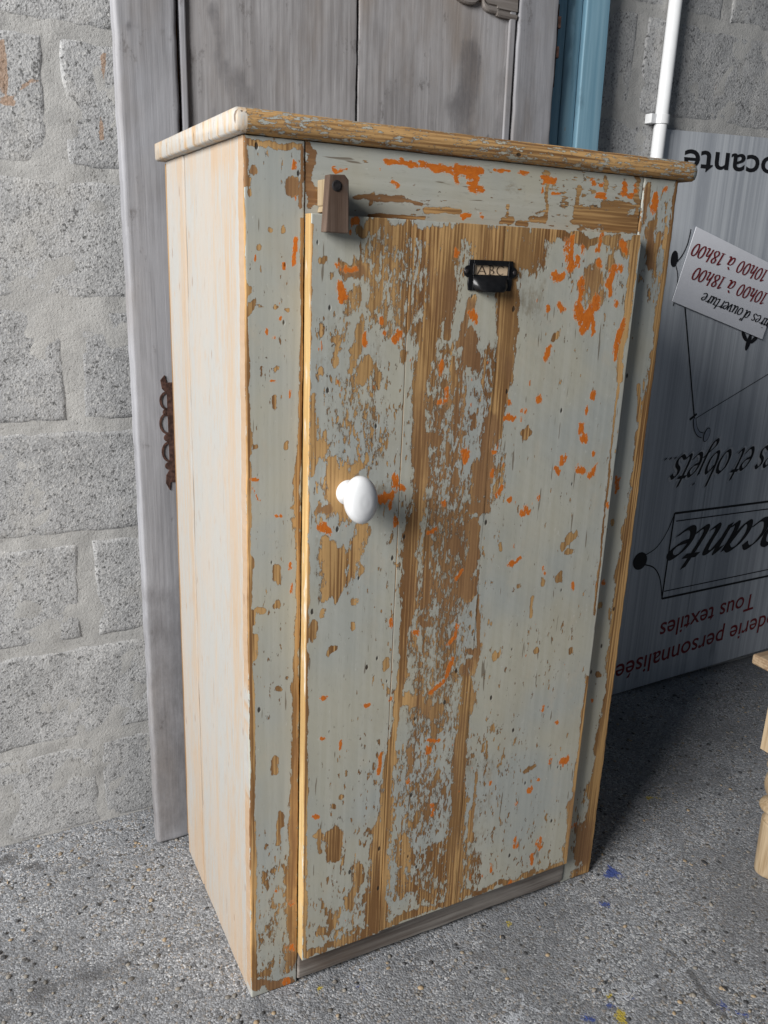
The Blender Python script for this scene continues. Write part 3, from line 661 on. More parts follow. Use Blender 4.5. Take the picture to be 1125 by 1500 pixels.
# ------------------------------------------------------------------ floor
def build_floor():
    xs = np.concatenate([[-3.5, -2, -1.2], np.arange(-.62, 1.95, .006), [2.4, 3.2, 4.2]])
    ys = np.concatenate([[-3.5, -2, -1.2], np.arange(-.75, .56, .006), [.75]])
    X, Y = np.meshgrid(xs, ys)
    Zv = .0012 * (np.sin(X * 9 + Y * 4) + np.sin(Y * 13 - X * 5)) * .5 - .0012
    V = np.stack([X, Y, Zv], -1).reshape(-1, 3); idx = np.arange(len(V)).reshape(X.shape)
    F = np.stack([idx[:-1, :-1], idx[:-1, 1:], idx[1:, 1:], idx[1:, :-1]], -1).reshape(-1, 4).tolist()
    me = mesh_np('floor', V, F, M['floor'], None, True)
    for k, fe in (('dark', FLOOR_DARK), ('blue', FLOOR_BLUE), ('yellow', FLOOR_YELLOW), ('white', FLOOR_WHITE)):
        put_attr(me, k, field(fe, V[:, 0], V[:, 1], 'z'))
    o = obj('floor', me); o['kind'] = 'structure'
    o['label'] = 'rough grey washed aggregate concrete floor with paint drips'
    # pebbles that stand a little proud of the cement
    Vp, Fp = [], []
    ring = 7
    for _ in range(2600):
        x, y = random.uniform(-.6, 1.8), random.uniform(-.7, .5)
        if 0 < x < .65 and -.01 < y < .38: continue
        r = random.uniform(.0018, .0048) * (1.3 if random.random() < .1 else 1); el = random.uniform(.55, 1); an = random.uniform(0, 6.28); h = r * random.uniform(.25, .5)
        b = len(Vp)
        for lev, (rr, zz) in enumerate(((1, -.15), (.82, .6))):
            for k in range(ring):
                a = 2 * math.pi * k / ring; ux, uy = math.cos(a) * r * rr * random.uniform(.88, 1.1), math.sin(a) * r * el * rr
                Vp.append((x + ux * math.cos(an) - uy * math.sin(an), y + ux * math.sin(an) + uy * math.cos(an), zz * h - .0006))
        Vp.append((x, y, h - .0006))
        for k in range(ring):
            k2 = (k + 1) % ring
            Fp.append((b + k, b + k2, b + ring + k2, b + ring + k)); Fp.append((b + ring + k, b + ring + k2, b + 2 * ring))
    p = obj('pebbles', mesh_np('pebbles', Vp, Fp, M['pebble'], None, True), o); p['kind'] = 'stuff'
build_floor()

# ------------------------------------------------------------------ block wall
WY = .519
def build_wall():
    w = thing('block_wall', 'grey concrete block wall with smeared pale mortar joints behind everything', 'wall', (.7, WY, 0))
    ox = .7
    # mortar bed
    xs, zs = np.arange(-1.0, 2.61, .009), np.arange(0, 1.995, .009)
    V = []
    for z in zs:
        for x in xs:
            n = mn.noise((x * 21, 3.1, z * 21)) * .0016 + mn.noise((x * 60, 9.1, z * 60)) * .0009
            V.append((x - ox, .0004 + n + mn.noise((x * 9, 5.5, z * 9)) * .0024 + mn.noise((x * 26, 7.5, z * 26)) * .0014 - .0006, z))
    nx = len(xs); idx = np.arange(len(V)).reshape(len(zs), nx)
    F = np.stack([idx[:-1, :-1], idx[:-1, 1:], idx[1:, 1:], idx[1:, :-1]], -1).reshape(-1, 4).tolist()
    me = mesh_np('mortar', V, F, M['mortar'], None, True)
    VV = np.array(V); put_attr(me, 'rust', field(WALL_RUST, VV[:, 0] + ox, VV[:, 2]))
    obj('mortar', me, w)
    zj = [-.014] + [.186 + .2 * k for k in range(10)]
    for c in range(10):
        za, zb = zj[c] + .0095, zj[c + 1] - .0095
        za = max(za, .001)
        j0 = -.13 if c % 2 == 0 else .10
        xk = [j0 + .46 * k for k in range(-3, 7)]
        for a, b in zip(xk, xk[1:]):
            if b < -1.0 or a > 2.6: continue
            narrow = .003 if c == 0 else .0125
            xa, xb = max(a, -1.0) + narrow, min(b, 2.6) - narrow
            if xb - xa < .05: continue
            sd = c * 17.3 + a * 31
            bx, bz = lines(xa, xb, .009, .008), lines(za, zb, .009, .008)
            X, Z = np.meshgrid(bx, bz)
            V = np.zeros((X.size, 3)); it = 0
            for x, z in zip(X.ravel(), Z.ravel()):
                d = min(x - xa, xb - x, z - za, zb - z)
                y = -.0015 + mn.noise((x * 14, sd, z * 14)) * .0014 + mn.noise((x * 48, sd, z * 48)) * .0011 + mn.noise((x * 120, sd, z * 120)) * .0006
                if d < .008: y += (1 - d / .008) ** 2 * .0032
                q = mn.noise((x * 33, sd + 4, z * 33)) * .0035
                e = max(0, 1 - d / .02)
                V[it] = (x + q * e - ox, y, z + (mn.noise((x * 33, sd + 8, z * 33)) * .0035 * e if z > .02 else 0)); it += 1
            n0 = len(bx); idx = np.arange(len(V)).reshape(len(bz), n0)
            F = np.stack([idx[:-1, :-1], idx[:-1, 1:], idx[1:, 1:], idx[1:, :-1]], -1).reshape(-1, 4).tolist()
            loop = list(idx[0, :]) + list(idx[1:, -1]) + list(idx[-1, -2::-1]) + list(idx[-2:0:-1, 0])
            B = V[loop].copy(); B[:, 1] = .19; base = len(V); nb = len(loop)
            V2 = np.concatenate([V, B])
            F += [[loop[i], base + i, base + (i + 1) % nb, loop[(i + 1) % nb]] for i in range(nb)]
            F.append([base + i for i in range(nb)][::-1])
            me = mesh_np('block', V2, F, M['block'], None, True)
            put_attr(me, 'rust', field(WALL_RUST, V2[:, 0] + ox, V2[:, 2]))
            obj('block', me, w)
build_wall()

# ------------------------------------------------------------------ the cabinet
W, D, H = .6545, .3784, 1.2
def build_cabinet():
    cab = thing('cabinet', 'tall narrow wooden cabinet with flaking grey and orange paint, one door and white knob', 'cabinet')
    FF = dict(wear=FRAME_WOOD, brown=FRAME_BROWN, ghost=FRAME_GHOST, chips=FRAME_CHIPS, orange=FRAME_ORANGE)
    # front frame
    board('stile', 0, .0732, 0, H, 0, .021, [M['paint_v'], M['side'], M['edge_worn']], (1, 2, 2, 2, 2), .0024, .0022, .0007, 1.0, FF, cab)
    board('stile', .5880, W, 0, H, 0, .021, [M['paint_v'], M['edge_worn']], (1, 1, 1, 1, 1), .0024, .003, .0012, 2.0, FF, cab)
    board('top_rail', .0736, .5872, 1.085, H, .0012, .020, [M['paint_h'], M['edge_worn']], (1, 1, 1, 1, 1), .0024, .001, .0003, 3.0, FF, cab, 0.0, 'x')
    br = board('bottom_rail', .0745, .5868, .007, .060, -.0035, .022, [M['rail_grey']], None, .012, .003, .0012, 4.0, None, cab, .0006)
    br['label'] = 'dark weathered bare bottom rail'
    # left side: two limewashed boards (built facing front, turned to face left)
    def side_board(a, b, x, flip, z0=0.0, sd=0.0):
        xs, zs = lines(a, b, .01, .0025), lines(z0, H, .02, 0)
        Yg, Zg = np.meshgrid(xs, zs)
        d = np.minimum(Yg - a, b - Yg)
        off = np.where(d < .0025, (1 - np.clip(d / .0025, 0, 1)) ** 2 * .0022, 0)
        sg = 1 if not flip else -1
        V = np.stack([x + sg * (off + wob(Zg * .4 + Yg, sd, .0004)), Yg + wob(Zg, sd + 2, .0006), Zg], -1).reshape(-1, 3)
        idx = np.arange(len(V)).reshape(Yg.shape)
        F = np.stack([idx[:-1, 1:], idx[:-1, :-1], idx[1:, :-1], idx[1:, 1:]], -1).reshape(-1, 4).tolist()
        loop = list(idx[0, :]) + list(idx[1:, -1]) + list(idx[-1, -2::-1]) + list(idx[-2:0:-1, 0])
        B = V[loop].copy(); B[:, 0] = x + sg * .017; base = len(V); nb = len(loop)
        V = np.concatenate([V, B])
        nf = len(F)
        F += [[loop[(i + 1) % nb], base + (i + 1) % nb, base + i, loop[i]] for i in range(nb)]
        F.append([base + i for i in range(nb)])
        if flip: F = [f[::-1] for f in F]
        me = mesh_np('side_board', V, F, [M['side'], M['joint_shade']], [0] * nf + [1] * (len(F) - nf), False)
        # boards are rubbed barer along their lower end and along the joint
        wr = np.clip((.34 - V[:, 2]) / .34, 0, 1) * .10 + np.exp(-((V[:, 1] - .278) / .030) ** 2) * .13 + np.exp(-((V[:, 1] - .07) / .038) ** 2) * .10 + np.exp(-((V[:, 1] - .37) / .02) ** 2) * .08 + np.exp(-((V[:, 2] - 1.19) / .02) ** 2) * .08
        put_attr(me, 'wear', wr)
        return obj('side_board', me, cab)
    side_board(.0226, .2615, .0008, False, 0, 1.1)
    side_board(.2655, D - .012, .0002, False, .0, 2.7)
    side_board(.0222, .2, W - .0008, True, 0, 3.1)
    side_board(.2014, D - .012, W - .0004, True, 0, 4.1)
    for k in range(3):
        a = .002 + k * .217
        obj('back_board', bm_mesh('back_board', [box(a, a + .2155, D - .0115, D, .03, H - .002)], M['inner']), cab)
    # top board
    bm = bmesh.new()
    x0, x1, y0, y1, z0, z1 = -.012, W + .0275, -.0085, D + .004, H + .0006, H + .0265
    nxs = 48
    prof = [(y1, z0), (y0 + .007, z0), (y0 + .002, z0 + .0025), (y0, z0 + .008), (y0, z1 - .010), (y0 + .002, z1 - .0045), (y0 + .008, z1), (y1, z1)]
    V, F, mi = [], [], []
    xs = np.concatenate([[x0, x0 + .0015, x0 + .004], np.linspace(x0 + .014, x1 - .012, nxs), [x1 - .004, x1 - .001, x1]])
    for i, x in enumerate(xs):
        e = min(x - x0, x1 - x); q = max(0, 1 - e / .005) ** 2
        for k, (y, z) in enumerate(prof):
            cz = (z0 + z1) / 2
            yy = y + (q * .004 if y < .1 else -q * .004); zz = cz + (z - cz) * (1 - q * .22)
            yy += float(wob(np.array(x), k * 1.3, .0007)) if y < .1 else 0; zz += float(wob(np.array(x * .8), k * 2.1 + 1, .0005))
            V.append((x, yy, zz))
    n = len(prof)
    for i in range(len(xs) - 1):
        for k in range(n):
            F.append((i * n + k, i * n + (k + 1) % n, (i + 1) * n + (k + 1) % n, (i + 1) * n + k)); mi.append(1 if i < 3 else 0)
    F.append(tuple(range(n))[::-1]); mi.append(1); F.append(tuple((len(xs) - 1) * n + k for k in range(n))); mi.append(0)
    bm.free()
    me = mesh_np('top_board', V, [f[::-1] for f in F], [M['top'], M['endgrain']], mi, True)
    bm2 = bmesh.new(); bm2.from_mesh(me); bmesh.ops.recalc_face_normals(bm2, faces=bm2.faces); bm2.to_mesh(me); bm2.free()
    for p in me.polygons: p.use_smooth = p.area < .01
    obj('top_board', me, cab)
    # door
    DF = dict(wear=DOOR_WOOD, brown=DOOR_BROWN, brownwear=DOOR_BROWNWEAR, ghost=DOOR_GHOST, chips=DOOR_CHIPS, orange=DOOR_ORANGE)
    door = obj('door', bm_mesh('door', [box(.0752, .585, .0012, .012, .0655, 1.082)], M['inner']), cab)
    yd, td = -.0190, .0187
    pls = [(.0738, .2050), (.2053, .3430), (.3432, .5775)]
    for i, (a, b) in enumerate(pls):
        board('plank', a, b, .0605 - .004 * (i == 0), 1.1215, yd - (.0003 if i == 1 else 0), td, [M['paint_v'], M['edge'], M['edge_worn']],
              (1 if i == 0 else 2, 2, 2, 2, 2), .0021, .0011 if i == 0 else .0002, .0002, 10 + i * 3.3, DF, door, .0003)
    # porcelain knob
    pts = [(.0165, 0), (.0165, .003), (.0135, .006), (.0115, .012), (.0120, .018), (.0165, .0225), (.0235, .0265), (.0285, .032), (.0302, .038), (.0290, .0445), (.0235, .050), (.014, .0535), (.005, .0545), (.0004, .0547)]
    V, F = lathe(smooth_prof(pts, 5), 56)
    VV = []
    for x, y, h in V:
        k = max(0, min(1, (h - .014) / .012)); sx = 1 - .27 * k
        VV.append((x * sx, -h, y * (1 + .03 * k)))
    kn = obj('knob', bm_mesh('knob', [(VV, F)], M['porcelain'], smooth=True), cab, (.1285, yd - .0005, .7855), (0, math.radians(-6), 0))
    kn['label'] = 'oval white porcelain door knob'
    # wooden turn button over the door, on a pale spacer
    lt = obj('turn_button', bm_mesh('turn_button', [prism([(.0880, 1.1630), (.1068, 1.1640), (.1118, 1.1585), (.1135, 1.1010), (.0842, 1.1012), (.0860, 1.130)], -.0365, -.0215)], M['latch'], .0013, 2), cab)
    lt['label'] = 'dark brown wooden turn button above the door'
    obj('spacer', bm_mesh('spacer', [prism([(.0885, 1.1235), (.0905, 1.1300), (.0888, 1.1310), (.0886, 1.1590), (.1060, 1.1605), (.1085, 1.1240)], -.0211, .0009)], M['spacer'], .0012, 2), lt)
    sv, sf = lathe([(.0060, 0), (.0060, .0010), (.0048, .0016)], 24)
    sc = obj('screw', bm_mesh('screw', [([(x, -h, z) for x, z, h in sv], sf)], M['iron']), lt, (.0965, -.0363, 1.1515))
    return cab, yd
cab, YD = build_cabinet()

# ------------------------------------------------------------------ lettering with a broad pen
GL = {
 'o': ([[(.2,.5),(.06,.38),(.03,.15),(.14,0),(.29,.06),(.38,.27),(.33,.45),(.2,.5)]], .43),
 'a': ([[(.36,.42),(.25,.5),(.1,.4),(.03,.18),(.1,.01),(.22,.08),(.35,.4)], [(.39,.5),(.34,.15),(.38,0),(.48,.08)]], .47),
 'b': ([[(.14,.80),(.07,.3),(.1,.05),(.2,0),(.34,.12),(.38,.35),(.28,.48),(.1,.3)]], .43),
 'c': ([[(.36,.4),(.25,.5),(.1,.4),(.03,.2),(.1,.02),(.22,0),(.37,.12)]], .40),
 'd': ([[(.36,.42),(.25,.5),(.1,.4),(.03,.18),(.1,.01),(.22,.08),(.35,.4)], [(.46,.80),(.37,.2),(.39,0),(.48,.06)]], .48),
 'e': ([[(.05,.22),(.25,.27),(.35,.4),(.25,.5),(.1,.4),(.03,.2),(.1,.02),(.22,0),(.37,.12)]], .40),
 'h': ([[(.14,.80),(.05,0)], [(.07,.2),(.2,.45),(.32,.48),(.33,.3),(.3,.08),(.35,0),(.44,.08)]], .47),
 'i': ([[(.0,.4),(.1,.5),(.06,.1),(.1,0),(.2,.08)], [(.13,.68),(.14,.72)]], .22),
 'j': ([[(.2,.5),(.13,0),(.04,-.24),(-.08,-.28),(-.1,-.16),(.1,.0),(.24,.1)], [(.24,.68),(.25,.72)]], .27),
 'n': ([[(.0,.4),(.1,.5),(.05,0)], [(.07,.2),(.2,.45),(.32,.48),(.33,.3),(.3,.08),(.35,0),(.44,.08)]], .47),
 'r': ([[(.0,.4),(.1,.5),(.05,0)], [(.07,.25),(.2,.47),(.33,.45)]], .35),
 's': ([[(.3,.42),(.2,.5),(.08,.42),(.1,.3),(.24,.2),(.26,.07),(.14,0),(.0,.08)]], .33),
 't': ([[(.19,.72),(.08,.15),(.13,0),(.27,.1)], [(.0,.5),(.29,.5)]], .29),
 'u': ([[(.0,.42),(.1,.5),(.05,.15),(.12,0),(.25,.1),(.36,.5)], [(.38,.5),(.33,.12),(.37,0),(.46,.08)]], .47),
 'v': ([[(.02,.45),(.1,.5),(.14,0)], [(.14,0),(.32,.25),(.35,.5)]], .38),
 'H': ([[(.12,.74),(.02,0)], [(.56,.74),(.46,0)], [(.08,.38),(.5,.38)], [(.02,.74),(.2,.74)], [(.48,.74),(.66,.74)]], .62),
 '0': ([[(.2,.74),(.07,.57),(.04,.25),(.14,.0),(.29,.12),(.37,.42),(.32,.67),(.2,.74)]], .43),
 '1': ([[(.06,.60),(.24,.74),(.2,.4),(.17,0)], [(.05,.005),(.3,.005)]], .36),
 '8': ([[(.22,.39),(.1,.5),(.12,.66),(.24,.74),(.34,.64),(.3,.48),(.12,.3),(.05,.14),(.14,0),(.28,.03),(.35,.18),(.22,.39)]], .43),
 "'": ([[(.12,.80),(.06,.62)]], .18), '.': ([[(.05,.02),(.07,.06)]], .18), ' ': ([], .26),
 'A': ([[(.0,0),(.30,.74)], [(.30,.74),(.60,0)], [(.1,.26),(.5,.26)]], .66),
 'B': ([[(.10,.74),(.10,0)], [(.02,.74),(.25,.73),(.33,.57),(.24,.41),(.10,.39)], [(.10,.39),(.3,.36),(.38,.2),(.28,.02),(.0,.0)]], .48),
 'C': ([[(.5,.62),(.36,.74),(.16,.68),(.03,.4),(.12,.1),(.32,0),(.52,.12)]], .55)}
GL['à'] = (GL['a'][0] + [[(.14,.76),(.27,.62)]], GL['a'][1])
def pen_text(s, nib=.07, ang=35, slant=.2, thin=.012, gap=.03, lift=.02):
    """strokes of a broad nib -> verts (u, v, lift), faces, width"""
    V, F = [], []; x = 0.0; cnt = 0
    nx, ny = math.cos(math.radians(ang)) * nib / 2, math.sin(math.radians(ang)) * nib / 2
    for ch in s:
        st, adv = GL[ch]
        for stroke in st:
            P = smooth_prof(stroke, 7) if len(stroke) > 2 else [np.array(p, float) for p in stroke]
            b = len(V); cnt += 1
            for i, p in enumerate(P):
                q = P[min(i + 1, len(P) - 1)] - P[max(i - 1, 0)]; L = math.hypot(*q) or 1
                mx, my = -q[1] / L, q[0] / L
                sg = 1 if mx * nx + my * ny >= 0 else -1
                ox, oy = sg * nx + mx * thin, sg * ny + my * thin
                for k in (1, -1):
                    u, v = p[0] + k * ox, p[1] + k * oy
                    V.append((x + u + slant * v, v, cnt % 7 * lift))
            for i in range(len(P) - 1): F.append((b + 2 * i, b + 2 * i + 1, b + 2 * i + 3, b + 2 * i + 2))
        x += adv + gap
    return V, F, x - gap
def font_text(s, shear=0.0, offset=0.0):
    cu = bpy.data.curves.new('tmp', 'FONT'); cu.body = s; cu.shear = shear; cu.offset = offset; cu.resolution_u = 4
    o = bpy.data.objects.new('tmp', cu); col.objects.link(o)
    bpy.context.view_layer.update()
    dg = bpy.context.evaluated_depsgraph_get(); me = o.evaluated_get(dg).to_mesh()
    V = [(v.co.x, v.co.y, 0.0) for v in me.vertices]; F = [tuple(p.vertices) for p in me.polygons]
    o.evaluated_get(dg).to_mesh_clear(); bpy.data.objects.remove(o); bpy.data.curves.remove(cu)
    return V, F
def face_front(V, F):
    """keep every face turned to -y"""
    out = []
    for f in F:
        a, b, c = (np.array(V[i]) for i in f[:3])
        out.append(f if np.cross(b - a, c - a)[1] < 0 else f[::-1])
    return out
def lay(V, F, name, mat, parent, A, eu, ev, su, sv, u_end, y):
    """put flat lettering on a panel: text end at A, running along eu, letter tops towards ev (panel x, z)"""
    P = []
    for u, v, l in V:
        a, b = (u - u_end) * su, v * sv
        P.append((A[0] + eu[0] * a + ev[0] * b, y - l * .004, A[1] + eu[1] * a + ev[1] * b))
    return obj(name, mesh_np(name, P, face_front(P, F), mat), parent)

# ------------------------------------------------------------------ card holder with pull
def build_holder():
    y = YD - .0022
    xc, zc = .3246, 1.0640
    def ear(sg):
        pts = []
        for k in range(9):
            a = math.pi * (k / 8) - math.pi / 2
            pts.append((xc + sg * (.0340 + .0072 * math.cos(a)), zc + .0075 * math.sin(a)))
        o = [(xc + sg * .0245, 1.0405), (xc + sg * .0330, 1.0405), (xc + sg * .0345, 1.0490)] + pts + [(xc + sg * .0350, 1.0705), (xc + sg * .0340, 1.0785), (xc + sg * .0270, 1.0785)]
        o[0] = (xc + sg * .0270, 1.0405)
        return o if sg > 0 else o[::-1]
    parts = [prism(ear(1), y, YD + .0006), prism(ear(-1), y, YD + .0006), box(xc - .02695, xc + .02695, y, YD + .0006, 1.0725, 1.0785), box(xc - .02695, xc + .02695, y, YD + .0006, 1.0405, 1.0602)]
    # raised lip round the window
    for b in (box(xc - .0285, xc - .0263, y - .0016, y + .0004, 1.0592, 1.0738), box(xc + .0263, xc + .0285, y - .0016, y + .0004, 1.0592, 1.0738), box(xc - .0262, xc + .0262, y - .0016, y + .0004, 1.0719, 1.0738)): parts.append(b)
    h = obj('card_holder', bm_mesh('card_holder', parts, M['black'], .0004, 1), cab)
    h['label'] = 'black metal card holder with cup pull'
    # cup
    V, F = [], []; nu, nv = 20, 9
    for s in (0, 1):
        for j in range(nv + 1):
            v = j / nv
            for i in range(nu + 1):
                u = -1 + 2 * i / nu
                hw = .0265 * (1 - .0 * v) if v < .55 else .0265 * (1 - .22 * ((v - .55) / .45) ** 2)
                bul = .0125 * math.sin(v * math.pi / 2) * max(0, 1 - abs(u) ** 3.5) ** .6
                V.append((xc + u * hw, y - .0002 - bul + s * .0012, 1.0595 - .0205 * v))
    st = (nu + 1) * (nv + 1)
    for j in range(nv):
        for i in range(nu):
            a = j * (nu + 1) + i
            F.append((a, a + nu + 1, a + nu + 2, a + 1)); F.append((st + a, st + a + 1, st + a + nu + 2, st + a + nu + 1))
    for i in range(nu):
        a = nv * (nu + 1) + i; F.append((a, st + a, st + a + 1, a + 1))
    obj('cup_pull', bm_mesh('cup_pull', [(V, F)], M['black'], smooth=True), h)
    cd = obj('card', bm_mesh('card', [box(xc - .0266, xc + .0266, YD - .0007, YD - .0001, 1.0603, 1.0722)], M['cardpaper']), h)
    cd['label'] = 'cream card printed ABC'
    V, F, w = pen_text('ABC', .045, 20, 0, .012, .12)
    P = [(xc - .0205 + u / w * .041, YD - .0011 - l * .004, 1.0608 + v * .0145) for u, v, l in V]
    obj('lettering', mesh_np('lettering', P, face_front(P, F), M['ink_brown']), h)
    for sg in (-1, 1):
        sv, sf = lathe(smooth_prof([(.0030, 0), (.0029, .0007), (.002, .0013), (.0003, .0016)], 4), 20)
        obj('screw', bm_mesh('screw', [([(a, -c, b) for a, b, c in sv], sf)], M['iron'], smooth=True), h, (xc + sg * .0372, y, zc))
build_holder()

# ------------------------------------------------------------------ old grey panelled door leaning on the wall
LEAN = -math.atan(.028)
def build_grey_door():
    d = thing('panelled_door', 'weathered silver grey panelled wooden door leaning on the wall behind the cabinet', 'door', (0, .404, 0), (LEAN, 0, 0))
    G, R = M['greydoor'], M['greyrail']
    st = dict(stain_shade=[(100, 1440, 118, 1360, 12, 80), (118, 1360, 150, 1310, 18, 75), (150, 1310, 120, 1270, 26, 60), (570, 1440, 562, 1340, 22, 85), (545, 1350, 560, 1300, 26, 70), (640, 1400, 640, 1300, 14, 50),
                     (-20, 60, -15, 480, 45, 62), (20, 500, 30, 100, 30, 70), (-25, 1385, -25, 1385, 7, 90), (25, 1385, 22, 1385, 6, 70), (420, 1500, 440, 1300, 30, 35), (700, 1600, 705, 1300, 30, 40)])  # foot of the left stile: shade painted in along with mottled stains
    ht = 1.92
    board('stile', -.0490, .0425, 0, ht, 0, .026, [G], None, .01, .006, .001, 1, st, d, .0006)
    board('stile', .6640, .7520, 0, ht, 0, .026, [G], None, .01, .004, .001, 2, st, d, .0006)
    board('panel_board', .0470, .3455, .10, 1.83, .009, .010, [M['greypanel']], None, .01, .002, .001, 3, st, d, .0008)
    board('panel_board', .3490, .6600, .10, 1.83, .0098, .010, [M['greypanel']], None, .01, .003, .001, 4, st, d, .0008)
    obj('back_board', bm_mesh('back_board', [box(.0425, .6640, .0202, .0252, .09, 1.84)], M['inner']), d)
    def bead(a, b):
        return bm_mesh('moulding', [prism([(a, .11), (b, .11), (b, 1.53), (a, 1.53)], .0025, .0088)], G, .0022, 2)
    obj('moulding', bead(.0470, .0570), d); obj('moulding', bead(.6460, .6590), d)
    board('bottom_rail', .0427, .6638, .004, .115, .001, .018, [R], None, .03, .003, .001, 5, None, d)
    # top rail with a scalloped lower edge
    half = [(.3065, 0), (.268, 0), (.262, .004), (.246, .0045), (.236, .010), (.229, .021), (.217, .012), (.195, .010), (.176, .018), (.166, .033), (.150, .048), (.120, .062), (.08, .071), (.04, .075), (0, .076)]
    half = [tuple(p) for p in smooth_prof(half, 3)]
    xc, zb = .3533, 1.499
    low = [(xc - x, zb + z) for x, z in half] + [(xc + x, zb + z) for x, z in half[::-1][1:]]
    V, F = [], []; n = len(low)
    rows = [(.0095, 0, 0), (.0028, 0, 0), (.0008, .003, 0), (.0002, .0075, 0), (.0040, .009, 0), (.0040, .0115, 0), (.0010, .013, 0)]
    for yy, dz, _ in rows: V += [(x, yy, z + dz) for x, z in low]
    V += [(x, .001, 1.918) for x, z in low]; rows.append(0)
    for k in range(len(rows) - 1):
        for i in range(n - 1): F.append((k * n + i, k * n + i + 1, (k + 1) * n + i + 1, (k + 1) * n + i))
    tr = obj('top_rail', mesh_np('top_rail', V, face_front(V, F), R, None, False), d)
    # rusty pierced lock plate on the left stile
    parts = [box(.0035, .0150, -.0022, .0003, .700, .868)]
    def scroll(cx, cz, rx, rz_, wd, a0, a1, n=14):
        o = [(cx + (rx + wd) * math.cos(a0 + (a1 - a0) * k / n), cz + (rz_ + wd) * math.sin(a0 + (a1 - a0) * k / n)) for k in range(n + 1)]
        i = [(cx + rx * math.cos(a0 + (a1 - a0) * k / n), cz + rz_ * math.sin(a0 + (a1 - a0) * k / n)) for k in range(n + 1)]
        return prism(o + i[::-1], -.0020, .0003)
    for cz, rx, rr in ((.838, .0085, .0120), (.800, .0105, .0150), (.752, .0085, .0140)):
        parts.append(scroll(.0030, cz, rx, rr, .0034, math.pi * .5, math.pi * 1.5))
    for cz in (.819, .776, .728): parts.append(scroll(.0020, cz, .0005, .0005, .0060, 0, math.pi * 1.98, 12))
    parts += [prism([(.0034, .868), (.0034, .850), (-.004, .858), (-.006, .872), (.001, .880)], -.0019, .0003), prism([(.0034, .700), (.0034, .722), (-.003, .712), (-.004, .698), (.002, .686)], -.0019, .0003)]
    lp = obj('lock_plate', bm_mesh('lock_plate', parts, M['rust']), d); lp['label'] = 'rusty pierced iron lock plate'
    hv = [box(.7525, .7560, .004, .012, 1.40, 1.54), box(.7525, .7600, .002, .014, 1.45, 1.47), box(.7525, .7600, .002, .014, 1.50, 1.52)]
    obj('hinge', bm_mesh('hinge', hv, M['rust'], .001, 1), d)
build_grey_door()

# ------------------------------------------------------------------ blue shutter
def build_shutter():
    s = thing('blue_shutter', 'faded blue painted wooden shutter standing behind the grey door', 'shutter', (0, .4345, 0), (LEAN, 0, 0))
    B = M['blue']
    board('stile', .8400, .8980, 0, 1.85, 0, .026, [B], None, .04, .003, .0006, 1, None, s)
    board('stile', .40, .455, 0, 1.85, 0, .026, [B], None, .04, .003, .0006, 2, None, s)
    board('panel_board', .6450, .8020, .06, 1.80, .011, .012, [B], None, .04, .002, .0006, 3, None, s)
    board('panel_board', .8030, .8385, .06, 1.80, .010, .012, [B], None, .04, .002, .0006, 6, None, s)
    board('panel_board', .4560, .6440, .06, 1.80, .011, .012, [B], None, .04, .002, .0006, 4, None, s)
build_shutter()

# ------------------------------------------------------------------ conduit
def build_pipe():
    p = thing('conduit_pipe', 'white plastic conduit pipe running up the block wall', 'pipe', (1.0855, .5015, 0))
    V, F = lathe([(.0138, 0), (.0138, .5), (.0138, 1.0), (.0138, 1.99)], 32)
    m = bm_mesh('pipe', [(V, F)], M['pvc'], smooth=True)
    obj('pipe', m, p)
    for z in (.35, 1.384):
        V, F = [], []
        for h in (-.009, .009):
            for k in range(21):
                a = math.pi * (k / 20) + math.pi
                for r in (.0142, .0168): V.append((r * math.cos(a), r * math.sin(a), z + h))
        n = 42
        for k in range(20):
            a = 2 * k
            F += [(a + 1, a + 3, a + 3 + n, a + 1 + n), (a, a + 2, a + 3, a + 1), (a + n, a + 1 + n, a + 3 + n, a + 2 + n), (a, a + n, a + 2 + n, a + 2)]
        parts = [(V, F), box(-.030, -.0142, -.003, .0165, z - .009, z + .009), box(.0142, .020, -.003, .0165, z - .009, z + .009)]
        obj('clip', bm_mesh('clip', parts, M['pvc']), p)
build_pipe()

